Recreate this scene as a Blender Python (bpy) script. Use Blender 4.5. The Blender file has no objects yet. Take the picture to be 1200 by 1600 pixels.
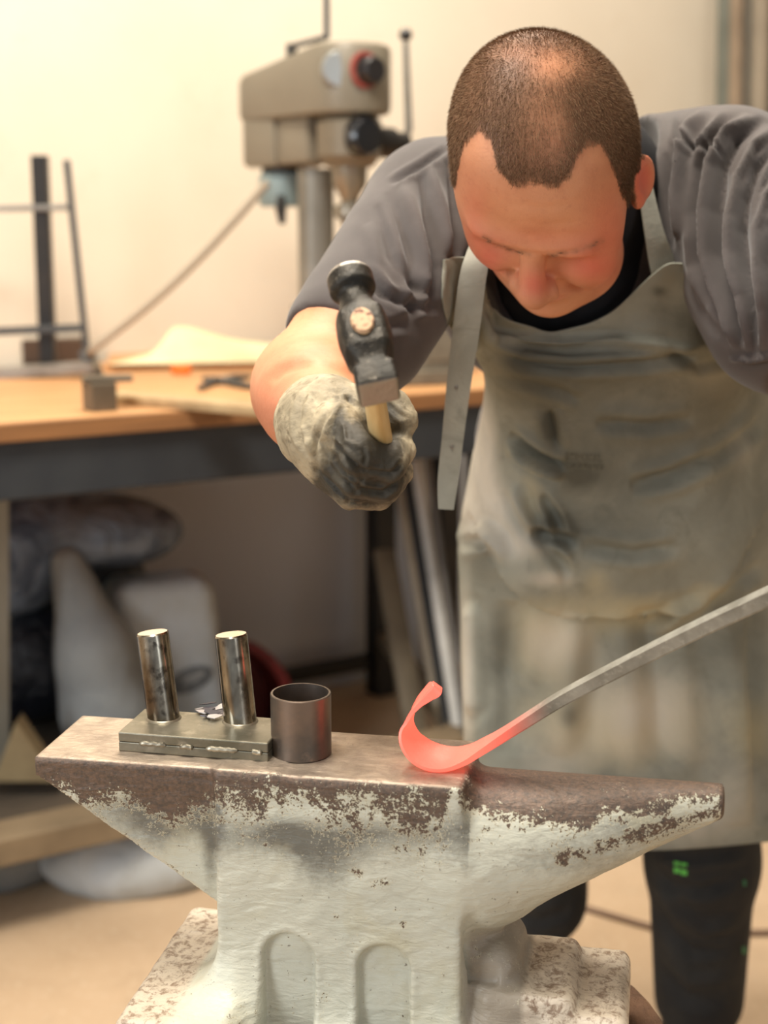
import bpy, bmesh, math, random
import numpy as np
from mathutils import Vector, Matrix
from mathutils.bvhtree import BVHTree
random.seed(4); rng = np.random.default_rng(7)
SC = bpy.context.scene
COL = SC.collection

# ------------------------------------------------------------------ camera
PITCH = math.radians(11.5); FPX = 2250.0
CAM = np.array([0.0, 0.0, 1.22])
FW = np.array([0, math.cos(PITCH), -math.sin(PITCH)]); UP = np.array([0, math.sin(PITCH), math.cos(PITCH)]); RT = np.array([1.0, 0, 0])
cd = bpy.data.cameras.new('camera'); co = bpy.data.objects.new('camera', cd); COL.objects.link(co)
co.location = CAM; co.rotation_euler = (math.pi/2 - PITCH, 0, 0)
cd.sensor_fit = 'VERTICAL'; cd.sensor_height = 36; cd.lens = FPX/1600*36
cd.dof.use_dof = True; cd.dof.focus_distance = 1.17; cd.dof.aperture_fstop = 4.0
cd.clip_start = 0.05
SC.camera = co
# ------------------------------------------------------------------ world + lights + exposure
w = bpy.data.worlds.new('world'); SC.world = w; w.use_nodes = True
bg = w.node_tree.nodes['Background']; bg.inputs[0].default_value = (0.90, 0.95, 1.0, 1); bg.inputs[1].default_value = 0.28
def area(name, loc, target, sx, sy, power, col):
    l = bpy.data.lights.new(name, 'AREA'); l.shape = 'RECTANGLE'; l.size = sx; l.size_y = sy; l.energy = power; l.color = col
    o = bpy.data.objects.new(name, l); COL.objects.link(o); o.location = loc
    o.rotation_euler = (Vector(target)-Vector(loc)).to_track_quat('-Z', 'Y').to_euler(); return o
area('skylight', (-0.4, 1.0, 3.2), (0.0, 1.4, 0.8), 1.0, 0.8, 78, (1.0, 0.93, 0.82))
area('ceiling_tube', (0.05, 2.75, 3.2), (-0.1, 1.9, 0.8), 1.4, 0.45, 44, (1.0, 0.91, 0.78))
area('ceiling_lamp', (0.7, 2.6, 3.3), (1.0, 3.6, 1.4), 2.4, 0.5, 22, (1.0, 0.88, 0.72))
area('window_light', (-2.6, -0.9, 1.7), (0.2, 1.6, 0.9), 0.9, 1.9, 50, (0.90, 0.95, 1.0))
area('added_fill_light', (1.9, -1.6, 1.5), (0.2, 1.6, 0.8), 0.7, 1.8, 10, (0.90, 0.95, 1.0))  # added fill, as if from an unseen open door behind the camera
SC.view_settings.view_transform = 'Standard'; SC.view_settings.look = 'None'
SC.view_settings.gamma = 1; SC.view_settings.use_curve_mapping = False; SC.view_settings.exposure = 0.35

# ------------------------------------------------------------------ geometry of the place (photo pixel -> world)
def ray(px, py): return FW + (px-600)/FPX*RT - (py-800)/FPX*UP
def P(px, py, d): return CAM + ray(px, py)*d
def Pz(px, py, z): r = ray(px, py); return CAM + r*(z-CAM[2])/r[2]
def PY(px, py, Y): r = ray(px, py); return CAM + r*(Y-CAM[1])/r[1]
def project(V):
    q = V - CAM; d = q@FW
    return 600+FPX*(q@RT)/d, 800-FPX*(q@UP)/d, d

# ------------------------------------------------------------------ helpers: materials
def lin(c):
    return tuple(((x/255)/12.92 if x/255 <= 0.04045 else ((x/255+0.055)/1.055)**2.4) for x in c)+(1,)
class MT:
    """small node-graph builder"""
    def __init__(s, name, base, rough=0.6, metal=0.0, spec=0.5):
        m = bpy.data.materials.new(name); m.use_nodes = True; s.m = m; s.nt = m.node_tree; s.N = s.nt.nodes; s.L = s.nt.links
        s.b = s.N['Principled BSDF']; s.b.inputs['Roughness'].default_value = rough; s.b.inputs['Metallic'].default_value = metal
        s.b.inputs['Specular IOR Level'].default_value = spec
        c = s.N.new('ShaderNodeRGB'); c.outputs[0].default_value = lin(base); s.c = c.outputs[0]; s.h = None
        s.tc = s.N.new('ShaderNodeTexCoord').outputs['Object']
    def vec(s, sc=(1, 1, 1)):
        mp = s.N.new('ShaderNodeMapping'); mp.inputs['Scale'].default_value = sc; s.L.new(s.tc, mp.inputs[0]); return mp.outputs[0]
    def noise(s, scale, detail=4, rough=0.6, st=(1, 1, 1), dist=0):
        n = s.N.new('ShaderNodeTexNoise'); n.inputs['Scale'].default_value = scale; n.inputs['Detail'].default_value = detail
        n.inputs['Roughness'].default_value = rough; n.inputs['Distortion'].default_value = dist; s.L.new(s.vec(st), n.inputs['Vector']); return n.outputs[0]
    def ramp(s, v, lo, hi, a=0.0, b=1.0):
        r = s.N.new('ShaderNodeMapRange'); r.inputs[1].default_value = lo; r.inputs[2].default_value = hi; r.inputs[3].default_value = a; r.inputs[4].default_value = b
        s.L.new(v, r.inputs[0]); return r.outputs[0]
    def math(s, op, a, b=None):
        n = s.N.new('ShaderNodeMath'); n.operation = op
        for i, x in enumerate((a, b)):
            if x is None: continue
            if isinstance(x, (int, float)): n.inputs[i].default_value = x
            else: s.L.new(x, n.inputs[i])
        return n.outputs[0]
    def attr(s, name):
        n = s.N.new('ShaderNodeAttribute'); n.attribute_name = name; return n.outputs['Fac']
    def mix(s, fac, col):
        n = s.N.new('ShaderNodeMix'); n.data_type = 'RGBA'; s.L.new(s.c, n.inputs[6])
        if isinstance(col, tuple): n.inputs[7].default_value = lin(col)
        else: s.L.new(col, n.inputs[7])
        if isinstance(fac, (int, float)): n.inputs[0].default_value = fac
        else: s.L.new(fac, n.inputs[0])
        s.c = n.outputs[2]; return s
    def var(s, scale, col, lo=0.4, hi=0.7, amt=1.0, **k):
        return s.mix(s.ramp(s.noise(scale, **k), lo, hi, 0, amt), col)
    def set(s, inp, v): s.L.new(v, s.b.inputs[inp]); return s
    def bump(s, v, dist=0.002, strength=0.6):
        n = s.N.new('ShaderNodeBump'); n.inputs['Distance'].default_value = dist; n.inputs['Strength'].default_value = strength
        s.L.new(v, n.inputs['Height'])
        if s.h: s.L.new(s.h, n.inputs['Normal'])
        s.h = n.outputs[0]; return s
    def done(s):
        s.L.new(s.c, s.b.inputs['Base Color'])
        if s.h: s.L.new(s.h, s.b.inputs['Normal'])
        return s.m
def simple(name, base, rough=0.6, metal=0.0, c2=None, sc=20, bump=0.0):
    t = MT(name, base, rough, metal)
    if c2: t.var(sc, c2, 0.35, 0.7)
    if bump: t.bump(t.noise(sc*6), bump, 0.5)
    return t.done()

# ------------------------------------------------------------------ helpers: objects
def link(name, me, mat, parent=None, smooth=True):
    if mat: me.materials.append(mat)
    o = bpy.data.objects.new(name, me); COL.objects.link(o)
    if smooth and len(me.polygons): me.shade_smooth()
    if parent is not None: o.parent = parent
    return o
def tag(o, label=None, cat=None, group=None, kind=None):
    if label: o['label'] = label
    if cat: o['category'] = cat
    if group: o['group'] = group
    if kind: o['kind'] = kind
    return o
def thing(name, label, cat, loc=(0, 0, 0), group=None, rz=0.0):
    o = bpy.data.objects.new(name, None); COL.objects.link(o); o.location = [float(x) for x in loc]; o.rotation_euler = (0, 0, rz)
    o.empty_display_size = 0.05
    return tag(o, label, cat, group)
def inv(parent, q):
    """world point -> parent's local"""
    M = Matrix.LocRotScale(parent.location, parent.rotation_euler, parent.scale)
    return M.inverted() @ Vector([float(x) for x in q])
class MB:
    def __init__(s): s.bm = bmesh.new()
    def box(s, c, size, R=None, bev=0.0, seg=2):
        r = bmesh.ops.create_cube(s.bm, size=1.0); vs = r['verts']
        M = Matrix.Translation(Vector([float(x) for x in c])) @ ((R.to_4x4() if R is not None else Matrix.Identity(4))) @ Matrix.Diagonal((*size, 1))
        bmesh.ops.transform(s.bm, matrix=M, verts=vs)
        if bev:
            es = list({e for v in vs for e in v.link_edges})
            bmesh.ops.bevel(s.bm, geom=es, offset=bev, segments=seg, profile=0.5, affect='EDGES')
        return s
    def bar(s, a, b, wd, th, up=(0, 0, 1), bev=0.0):
        a = Vector([float(x) for x in a]); b = Vector([float(x) for x in b]); z = (b-a); L = z.length; z.normalize()
        x = Vector(up).cross(z)
        if x.length < 1e-4: x = Vector((1, 0, 0)).cross(z)
        x.normalize(); y = z.cross(x)
        R = Matrix((x, y, z)).transposed()
        return s.box((a+b)/2, (wd, th, L), R, bev)
    def tube(s, pts, rad, n=12, cap=True):
        pts = [Vector([float(x) for x in p]) for p in pts]
        rr = rad if hasattr(rad, '__len__') else [rad]*len(pts)
        prev = None; rings = []
        ref = None
        for i, p in enumerate(pts):
            t = (pts[min(i+1, len(pts)-1)]-pts[max(i-1, 0)]).normalized()
            if ref is None: ref = t.orthogonal().normalized()
            ref = (ref - t*ref.dot(t)).normalized(); b = t.cross(ref)
            rings.append([s.bm.verts.new(p+(ref*math.cos(2*math.pi*k/n)+b*math.sin(2*math.pi*k/n))*rr[i]) for k in range(n)])
        for i in range(len(rings)-1):
            for k in range(n): s.bm.faces.new((rings[i][k], rings[i][(k+1) % n], rings[i+1][(k+1) % n], rings[i+1][k]))
        if cap:
            s.bm.faces.new(rings[0][::-1]); s.bm.faces.new(rings[-1])
        return s
    def lathe(s, prof, n=40, M=None, closed=False):
        """prof: (r,z) list"""
        M = M or Matrix.Identity(4); rings = []
        for r, z in prof:
            if r < 1e-6: rings.append([s.bm.verts.new(M@Vector((0, 0, z)))])
            else: rings.append([s.bm.verts.new(M@Vector((r*math.cos(2*math.pi*k/n), r*math.sin(2*math.pi*k/n), z))) for k in range(n)])
        pr = list(zip(rings[:-1], rings[1:])) + ([(rings[-1], rings[0])] if closed else [])
        for A, B in pr:
            for k in range(n):
                a0, a1 = A[k % len(A)], A[(k+1) % len(A)]; b0, b1 = B[k % len(B)], B[(k+1) % len(B)]
                f = []
                for v in (a0, a1, b1, b0):
                    if v not in f: f.append(v)
                if len(f) >= 3: s.bm.faces.new(f)
        return s
    def prism(s, poly, h, M=None, bev=0.0):
        M = M or Matrix.Identity(4)
        lo = [s.bm.verts.new(M@Vector((x, y, 0))) for x, y in poly]; hi = [s.bm.verts.new(M@Vector((x, y, h))) for x, y in poly]
        n = len(poly); fs = [s.bm.faces.new(lo[::-1]), s.bm.faces.new(hi)]
        for k in range(n): fs.append(s.bm.faces.new((lo[k], lo[(k+1) % n], hi[(k+1) % n], hi[k])))
        if bev:
            es = list({e for f in fs[:2] for e in f.edges})
            bmesh.ops.bevel(s.bm, geom=es, offset=bev, segments=2, profile=0.5, affect='EDGES')
        return s
    def build(s, name, mat, parent=None, smooth=True, angle=0.6):
        bmesh.ops.recalc_face_normals(s.bm, faces=s.bm.faces)
        if smooth:
            for f in s.bm.faces: f.smooth = True
            for e in s.bm.edges:
                if len(e.link_faces) == 2 and e.calc_face_angle(0) > angle: e.smooth = False
        me = bpy.data.meshes.new(name); s.bm.to_mesh(me); s.bm.free()
        return link(name, me, mat, parent, False)
    def local(s, parent):
        """shift from world coordinates into the parent's frame"""
        M = Matrix.LocRotScale(parent.location, parent.rotation_euler, parent.scale).inverted()
        bmesh.ops.transform(s.bm, matrix=M, verts=s.bm.verts); return s

# ------------------------------------------------------------------ helpers: signed distance modelling
def A3(p): return np.asarray(p, dtype=np.float32)
def rcone(p, a, b, ra, rb):
    a = A3(a); b = A3(b); ba = b-a; t = np.clip(((p-a)@ba)/float(ba@ba), 0, 1)
    return np.linalg.norm(p-(a+t[:, None]*ba), axis=1) - (ra+(rb-ra)*t)
def ell(p, c, r, R=None):
    q = p-A3(c)
    if R is not None: q = q@np.asarray(R, dtype=np.float32)      # columns of R = axes
    r = A3(r); k0 = np.linalg.norm(q/r, axis=1); k1 = np.linalg.norm(q/(r*r), axis=1)+1e-6
    return k0*(k0-1)/k1
def rbox(p, c, hs, r=0.0, R=None):
    q = p-A3(c)
    if R is not None: q = q@np.asarray(R, dtype=np.float32)
    q = np.abs(q)-(A3(hs)-r)
    return np.linalg.norm(np.maximum(q, 0), axis=1)+np.minimum(q.max(1), 0)-r
def su(a, b, k):
    if k <= 0: return np.minimum(a, b)
    h = np.maximum(k-np.abs(a-b), 0)/k; return np.minimum(a, b)-h*h*k*0.25
def ss(a, b, k): return -su(-a, b, k)          # a minus b
def si(a, b, k): return -su(-a, -b, k)
def sdf_grid(fn, lo, hi, h, slack=0.004):
    lo = np.asarray(lo, dtype=np.float64); B = 8
    nb = np.ceil((np.asarray(hi)-lo)/(h*B)).astype(int); n = nb*B
    ci = np.stack(np.meshgrid(*[np.arange(k) for k in nb], indexing='ij'), -1).reshape(-1, 3)
    cc = (lo+(ci*B+(B-1)/2)*h).astype(np.float32)
    dc = fn(cc).astype(np.float32)
    F = np.repeat(np.repeat(np.repeat(dc.reshape(nb), B, 0), B, 1), B, 2)
    near = np.where(np.abs(dc) < 0.9*B*h*1.1+slack+h)[0]
    off = np.stack(np.meshgrid(*[np.arange(B)]*3, indexing='ij'), -1).reshape(-1, 3)
    for s0 in range(0, len(near), 600):
        ids = ci[near[s0:s0+600]]*B
        g = (ids[:, None, :]+off[None]).reshape(-1, 3)
        F[g[:, 0], g[:, 1], g[:, 2]] = fn((lo+g*h).astype(np.float32))
    return F, lo
def nets(F, lo, h):
    s = F < 0; c = np.zeros(tuple(k-1 for k in F.shape), dtype=np.int8)
    cor = [(i, j, k) for i in (0, 1) for j in (0, 1) for k in (0, 1)]
    nx, ny, nz = F.shape
    for i, j, k in cor: c += s[i:nx-1+i, j:ny-1+j, k:nz-1+k]
    act = np.argwhere((c > 0) & (c < 8)); idx = np.full(c.shape, -1, np.int32); idx[tuple(act.T)] = np.arange(len(act))
    val = np.stack([F[act[:, 0]+i, act[:, 1]+j, act[:, 2]+k] for i, j, k in cor], 1)
    acc = np.zeros((len(act), 3)); cnt = np.zeros(len(act)); carr = np.array(cor)
    for a in range(8):
        for b in range(a+1, 8):
            if np.abs(carr[a]-carr[b]).sum() != 1: continue
            va, vb = val[:, a], val[:, b]; m = (va < 0) != (vb < 0)
            t = np.where(m, va/np.where(m, va-vb, 1), 0)
            acc += m[:, None]*(carr[a]+t[:, None]*(carr[b]-carr[a])); cnt += m
    V = lo+(act+acc/cnt[:, None])*h
    Q = []
    for ax in range(3):
        sl0 = [slice(None)]*3; sl1 = [slice(None)]*3; sl0[ax] = slice(0, -1); sl1[ax] = slice(1, None)
        d = s[tuple(sl0)] != s[tuple(sl1)]; e = np.argwhere(d)
        o1, o2 = (ax+1) % 3, (ax+2) % 3
        ok = (e[:, o1] > 0) & (e[:, o2] > 0) & (e[:, o1] < F.shape[o1]-1) & (e[:, o2] < F.shape[o2]-1); e = e[ok]
        ins = s[tuple(e.T)]
        def cell(d1, d2):
            q = e.copy(); q[:, o1] += d1; q[:, o2] += d2; return idx[tuple(q.T)]
        q = np.stack([cell(-1, -1), cell(0, -1), cell(0, 0), cell(-1, 0)], 1)
        q[~ins] = q[~ins][:, ::-1]; Q.append(q)
    Q = np.concatenate(Q); Q = Q[(Q >= 0).all(1)]
    return V, Q
def vnormals(V, Q):
    n = np.cross(V[Q[:, 2]]-V[Q[:, 0]], V[Q[:, 3]]-V[Q[:, 1]])
    N = np.zeros_like(V)
    for k in range(4):
        for ax in range(3): N[:, ax] += np.bincount(Q[:, k], n[:, ax], len(V))
    return N/np.maximum(np.linalg.norm(N, axis=1), 1e-12)[:, None]
def smooth_v(V, Q, it=1, f=0.5):
    a = np.concatenate([Q[:, 0], Q[:, 1], Q[:, 2], Q[:, 3]]); b = np.concatenate([Q[:, 1], Q[:, 2], Q[:, 3], Q[:, 0]])
    n = np.bincount(a, minlength=len(V)).astype(float); n[n == 0] = 1
    for _ in range(it):
        M = np.stack([np.bincount(a, V[b, ax], len(V)) for ax in range(3)], 1)/n[:, None]
        V = V+(M-V)*f
    return V
def keep_faces(V, Q, mask):
    Q = Q[mask[Q].all(1)]; u, invi = np.unique(Q, return_inverse=True)
    return V[u], invi.reshape(Q.shape), u
def qmesh(name, V, Q, mat, parent=None, attrs=None, origin=None):
    me = bpy.data.meshes.new(name)
    if origin is not None: V = V-np.asarray(origin)
    me.vertices.add(len(V)); me.vertices.foreach_set('co', V.astype(np.float32).ravel())
    me.loops.add(Q.size); me.loops.foreach_set('vertex_index', Q.astype(np.int32).ravel())
    me.polygons.add(len(Q)); me.polygons.foreach_set('loop_start', (np.arange(len(Q))*Q.shape[1]).astype(np.int32))
    me.update(calc_edges=True)
    for k, a in (attrs or {}).items():
        at = me.attributes.new(k, 'FLOAT', 'POINT'); at.data.foreach_set('value', a.astype(np.float32))
    return link(name, me, mat, parent)
def model(fn, lo, hi, h, sm=1):
    F, l = sdf_grid(fn, lo, hi, h); V, Q = nets(F, l, h)
    return smooth_v(V, Q, sm), Q
def pdist(px, py, pts):
    """distance (px) to a polyline, and the signed side"""
    best = np.full(len(px), 1e9); side = np.zeros(len(px)); tt = np.zeros(len(px))
    L = len(pts)-1
    for i in range(L):
        ax, ay = pts[i]; bx, by = pts[i+1]; dx, dy = bx-ax, by-ay; l2 = dx*dx+dy*dy
        t = np.clip(((px-ax)*dx+(py-ay)*dy)/l2, 0, 1)
        ex, ey = px-ax-t*dx, py-ay-t*dy; d = np.hypot(ex, ey); m = d < best
        best[m] = d[m]; side[m] = np.sign(dx*ey-dy*ex)[m]; tt[m] = ((i+t)/L)[m]
    return best, side, tt
def folds(V, Q, strokes, sm=0):
    """carve folds into cloth or skin along the creases seen in the photograph (real displacement of the surface)"""
    N = vnormals(V, Q); px, py, d = project(V); vd = (V-CAM)/np.linalg.norm(V-CAM, axis=1)[:, None]
    fac = np.clip(-(N*vd).sum(1)*1.4, 0, 1); disp = np.zeros(len(V))
    for pts, wd, amp in strokes:
        x0 = min(p[0] for p in pts)-4*wd; x1 = max(p[0] for p in pts)+4*wd; y0 = min(p[1] for p in pts)-4*wd; y1 = max(p[1] for p in pts)+4*wd
        m = (px > x0) & (px < x1) & (py > y0) & (py < y1) & (fac > 0)
        if not m.any(): continue
        dd, sd, t = pdist(px[m], py[m], pts)
        tap = np.sqrt(np.clip(np.minimum(t, 1-t)*5, 0.0, 1)) if len(pts) > 2 else 1
        e = np.exp(-(dd/wd)**2)
        disp[m] += amp*e*tap - amp*0.45*np.exp(-((dd-2.0*wd)/wd)**2)*tap
    V = V+N*(disp*fac)[:, None]
    return smooth_v(V, Q, sm) if sm else V
def blob(px, py, lst):
    a = np.zeros(len(px))
    for cx, cy, rx, ry, v in lst: a += v*np.exp(-((px-cx)/rx)**2-((py-cy)/ry)**2)
    return a
def vnoise(V, scale, seed=0, oct=3):
    r = np.random.default_rng(seed); a = np.zeros(len(V)); amp = 1.0
    for o in range(oct):
        for _ in range(5):
            k = r.normal(size=3); k /= np.linalg.norm(k); a += amp*np.sin(V@k*scale*(0.7+0.7*r.random())+r.random()*6.28+2*np.sin(V@np.roll(k, 1)*scale*0.6))/5
        amp *= 0.5; scale *= 2.1
    return a

# ================================================================== STRUCTURE
F0 = Pz(0, 690, 0.87); F1 = Pz(760, 630, 0.87)
BA = (F1-F0); BA[2] = 0; BLEN = np.linalg.norm(BA); BA /= BLEN; BB = np.array([-BA[1], BA[0], 0]); BYAW = math.atan2(BA[1], BA[0])
def B(s, t, z): return np.array([F0[0], F0[1], 0])+BA*s+BB*t+np.array([0, 0, z])
RB = Matrix.Rotation(BYAW, 3, 'Z')

t_ = MT('concrete', (196, 170, 140), 0.7); t_.var(1.2, (182, 155, 124), 0.35, 0.7).var(9, (170, 146, 118), 0.5, 0.8, 0.6).var(60, (205, 184, 156), 0.55, 0.7, 0.5)
t_.bump(t_.noise(90), 0.001, 0.4); M_FLOOR = t_.done()
m = MB(); m.box((0.3, 2.2, -0.05), (9, 8.4, 0.1)); tag(m.build('floor', M_FLOOR, smooth=False), kind='structure')
t_ = MT('wall_plaster', (226, 216, 198), 0.85); t_.var(1.5, (218, 206, 186), 0.35, 0.7).var(7, (206, 190, 166), 0.6, 0.85, 0.5).var(40, (190, 174, 150), 0.70, 0.8, 0.4)
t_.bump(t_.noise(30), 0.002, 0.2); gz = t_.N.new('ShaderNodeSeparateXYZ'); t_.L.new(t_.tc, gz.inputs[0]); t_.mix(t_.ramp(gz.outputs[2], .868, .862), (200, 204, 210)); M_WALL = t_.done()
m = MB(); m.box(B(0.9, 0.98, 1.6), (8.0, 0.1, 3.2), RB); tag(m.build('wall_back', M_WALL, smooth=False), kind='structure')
M_ROOM = simple('room_paint', (176, 168, 154), .85, 0, (160, 152, 138), 2)
m = MB(); m.box((0.3, 2.0, 3.4), (9, 8.6, .1)); tag(m.build('ceiling', M_ROOM, smooth=False), kind='structure')
m = MB(); m.box((-3.6, 1.0, 1.65), (.1, 7, 3.4)); tag(m.build('wall_left', M_ROOM, smooth=False), kind='structure')
m = MB(); m.box((4.1, 1.9, 1.65), (.1, 8.4, 3.4)); tag(m.build('wall_right', M_ROOM, smooth=False), kind='structure')
M_DARKSTEEL = simple('dark_steel', (66, 68, 70), 0.5, 0.4, (84, 84, 82), 8, 0.0005)
M_BLACKSTEEL = simple('black_steel', (38, 38, 38), 0.5, 0.5, (54, 50, 46), 12, 0.0005)
M_GREYSTEEL = simple('grey_steel', (150, 146, 138), 0.4, 0.6, (120, 114, 106), 14, 0.0004)
t_ = MT('bench_wood', (200, 152, 102), 0.5); t_.var(3, (178, 126, 82), 0.35, 0.7, st=(1, 6, 6)).var(30, (222, 180, 132), 0.6, 0.8, 0.6).bump(t_.noise(60, st=(1, 8, 8)), 0.001, 0.3); M_WOOD = t_.done()
t_ = MT('ply_edge', (150, 104, 62), 0.7); t_.var(3, (118, 80, 48), 0.35, 0.7, st=(1, 1, 30)); M_PLY = t_.done()

# stacked steel lengths standing against the wall, right
for k, (x0, x1, colr, lab) in enumerate([
        (1127, 1146, (122, 126, 118), 'grey green square steel tube leaning upright on the wall, leftmost of the row'),
        (1147, 1160, (160, 142, 122), 'tan strip of flat bar upright between two grey steel lengths'),
        (1161, 1177, (166, 170, 166), 'pale blue grey steel tube standing upright against the wall'),
        (1180, 1197, (186, 172, 152), 'cream coloured bar standing upright near the right edge of the photo'),
        (1199, 1216, (118, 116, 114), 'dark grey tube standing upright at the very right edge of the photo')]):
    def onwall(px, tt):
        r = ray(px, 200); n = BB; dd = (B(0, tt, 0)-CAM)@n/(r@n); q = CAM+r*dd; return q
    a = onwall(x0, 0.80-0.05*(k % 2)); b_ = onwall(x1, 0.80-0.05*(k % 2)); c = (a+b_)/2; wd = float(abs((b_-a)@BA))
    m = MB()
    bot = np.array([c[0], c[1], 0.0])-BB*0.05; top = np.array([c[0], c[1], 2.45])+BB*0.05
    m.bar(bot, top, wd, 0.03, up=tuple(BA), bev=0.002)
    o = m.build('steel_length', simple('bar_paint%d' % k, colr, 0.5, 0.3, tuple(int(x*.85) for x in colr), 6)); tag(o, lab, 'steel bar', 'steel lengths against the wall')

# ================================================================== WORKBENCH
wb = thing('workbench', 'long workbench with worn wooden top on a dark steel frame along the wall', 'workbench', B(0, 0, 0), rz=BYAW)
def WB(f, name, mat, label=None, **k):
    m = MB(); f(m); o = m.build(name, mat, wb, smooth=False)
    if label: o['label'] = label
    return o
SX0, SX1 = -0.6, BLEN+0.50
WB(lambda m: m.box(((SX0+SX1)/2, 0.44, 0.8865), (SX1-SX0, 0.88, 0.027), bev=0.002), 'worktop', M_WOOD)
WB(lambda m: m.box(((SX0+SX1)/2, -0.006, 0.884), (SX1-SX0, 0.012, 0.030), bev=0.002), 'front_edging', M_PLY, 'brown plywood edge strip')
BEAM = (58, 62, 66)
M_BEAM = simple('beam_paint', BEAM, 0.45, 0.2, (44, 48, 54), 5, 0.0005)
WB(lambda m: m.box(((SX0+SX1)/2, 0.03, 0.821), (SX1-SX0-.02, 0.05, 0.101), bev=0.004), 'front_beam', M_BEAM)
WB(lambda m: m.box(((SX0+SX1)/2, 0.84, 0.821), (SX1-SX0-.02, 0.05, 0.101), bev=0.004), 'rear_beam', M_BEAM)
WB(lambda m: m.box((SX1-0.04, 0.43, 0.821), (0.05, 0.76, 0.10), bev=0.004), 'side_beam', M_BEAM)
def on_t(px, py, tt):
    r = ray(px, py); dd = (B(0, tt, 0)-CAM)@BB/(r@BB); q = CAM+r*dd-B(0, 0, 0); return q@BA, q[2]
sl, _ = on_t(595, 900, 0.82)
for s_, tt in ((sl, 0.82), (BLEN+0.03, 0.04), (SX1-0.05, 0.82), (-0.5, 0.04), (-0.5, 0.82)):
    WB(lambda m: m.box((s_, tt, 0.39), (0.06, 0.06, 0.78), bev=0.004), 'leg', M_BLACKSTEEL)
_, zr = on_t(520, 1045, 0.82)
WB(lambda m: m.box(((-0.5+sl)/2, 0.83, zr), (sl+0.5, 0.04, 0.035), bev=0.003), 'rear_rail', M_BLACKSTEEL)
WB(lambda m: m.box(((-0.5+SX1)/2, 0.05, 0.165), (SX1+0.45, 0.085, 0.05), bev=0.004), 'front_rail', simple('rail_tan', (138, 120, 94), 0.7, 0, (112, 96, 74), 7))
M_SHELF = simple('shelf_board', (92, 80, 66), 0.8, 0, (70, 62, 52), 5)
for k in range(4):
    WB(lambda m: m.box((0.05, 0.18+0.165*k, 0.15), (1.1, 0.155, 0.02), bev=0.002), 'shelf_board', M_SHELF)
a_ = B(sl, 0.80, 0.16); b_ = PY(712, 1142, 2.86); b_[2] = 0.16
q0 = inv(wb, a_); q1 = inv(wb, b_)
WB(lambda m: m.bar(q0, (q1.x, 0.06, q1.z), 0.045, 0.03, bev=0.003), 'side_rail', simple('rail_tan2', (120, 108, 88), 0.7, 0, (94, 84, 68), 7))

# ------------------------------------------------------------------ things under the bench
def sack(name, fn, lo, hi, mat, label, cat, h=0.008, amp=0.006, sc=14, seed=1, group=None, strokes=(), kind=None):
    V, Q = model(fn, lo, hi, h, 2); N = vnormals(V, Q)
    r = 1-np.abs(vnoise(V, sc, seed, 3)); V = V+N*(r*amp)[:, None]
    if strokes: V = folds(V, Q, strokes)
    o0 = [float(x) for x in (V[:, 0].mean(), V[:, 1].mean(), V[:, 2].min())]
    o = qmesh(name, V, Q, mat, None, None, o0); o.location = o0
    return tag(o, label, cat, group, kind)
def tilt_pts(*a): return [A3(x) for x in a]
t_ = MT('woven_sack', (190, 196, 200), 0.7); t_.var(6, (172, 174, 170), 0.35, 0.7).bump(t_.noise(12, dist=1.5), 0.012, 0.5); M_SACK = t_.done()
t_ = MT('grey_sack', (152, 156, 156), 0.7); t_.var(6, (126, 130, 132), 0.35, 0.7).bump(t_.noise(12, dist=1.5), 0.012, 0.5); M_SACK2 = t_.done()
M_BLACKBAG = MT('black_plastic', (26, 30, 38), 0.28); M_BLACKBAG.bump(M_BLACKBAG.noise(14, dist=2.0), 0.02, 0.8); M_BLACKBAG = M_BLACKBAG.done()
M_BLUEBAG = MT('clear_plastic', (120, 130, 144), 0.25); M_BLUEBAG.var(6, (70, 80, 96), 0.4, 0.6, dist=2).bump(M_BLUEBAG.noise(10, dist=2.5), 0.02, 0.9); M_BLUEBAG = M_BLUEBAG.done()
YB = 2.78
pa, pb, pc = PY(105, 880, YB), PY(150, 1020, YB-.02), PY(170, 1160, YB-.02)
def f1(p):
    a = rcone(p, pa, pb, 0.030, 0.07); b = rcone(p, pb, (pc[0], pc[1], 0.26), 0.07, 0.095)
    return su(a, b, 0.04)
sack('sack', f1, (pa[0]-.2, YB-.2, .13), (pa[0]+.35, YB+.2, 1.0), M_SACK2, 'off-white sack with a narrow twisted top, leaning left of the printed sack', 'sack', seed=3, group='sacks under the bench')
c0, c1 = PY(250, 895, YB+.18), PY(270, 1130, YB+.10)
Rz = np.array([[math.cos(.35), -math.sin(.35), 0], [math.sin(.35), math.cos(.35), 0], [0, 0, 1]])
cc = (c0+c1)/2
def f2(p):
    q = p.copy(); q[:, 0] -= (q[:, 2]-cc[2])*(-0.10)
    return rbox(q, (cc[0], cc[1], (c0[2]+.16)/2), (0.105, 0.07, (c0[2]-.16)/2), 0.035, Rz)
s2 = sack('sack', f2, (cc[0]-.3, cc[1]-.25, .12), (cc[0]+.3, cc[1]+.25, c0[2]+.08), M_SACK, 'white woven sack with a dark oval print, standing under the bench', 'sack', seed=5, group='sacks under the bench')
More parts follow.
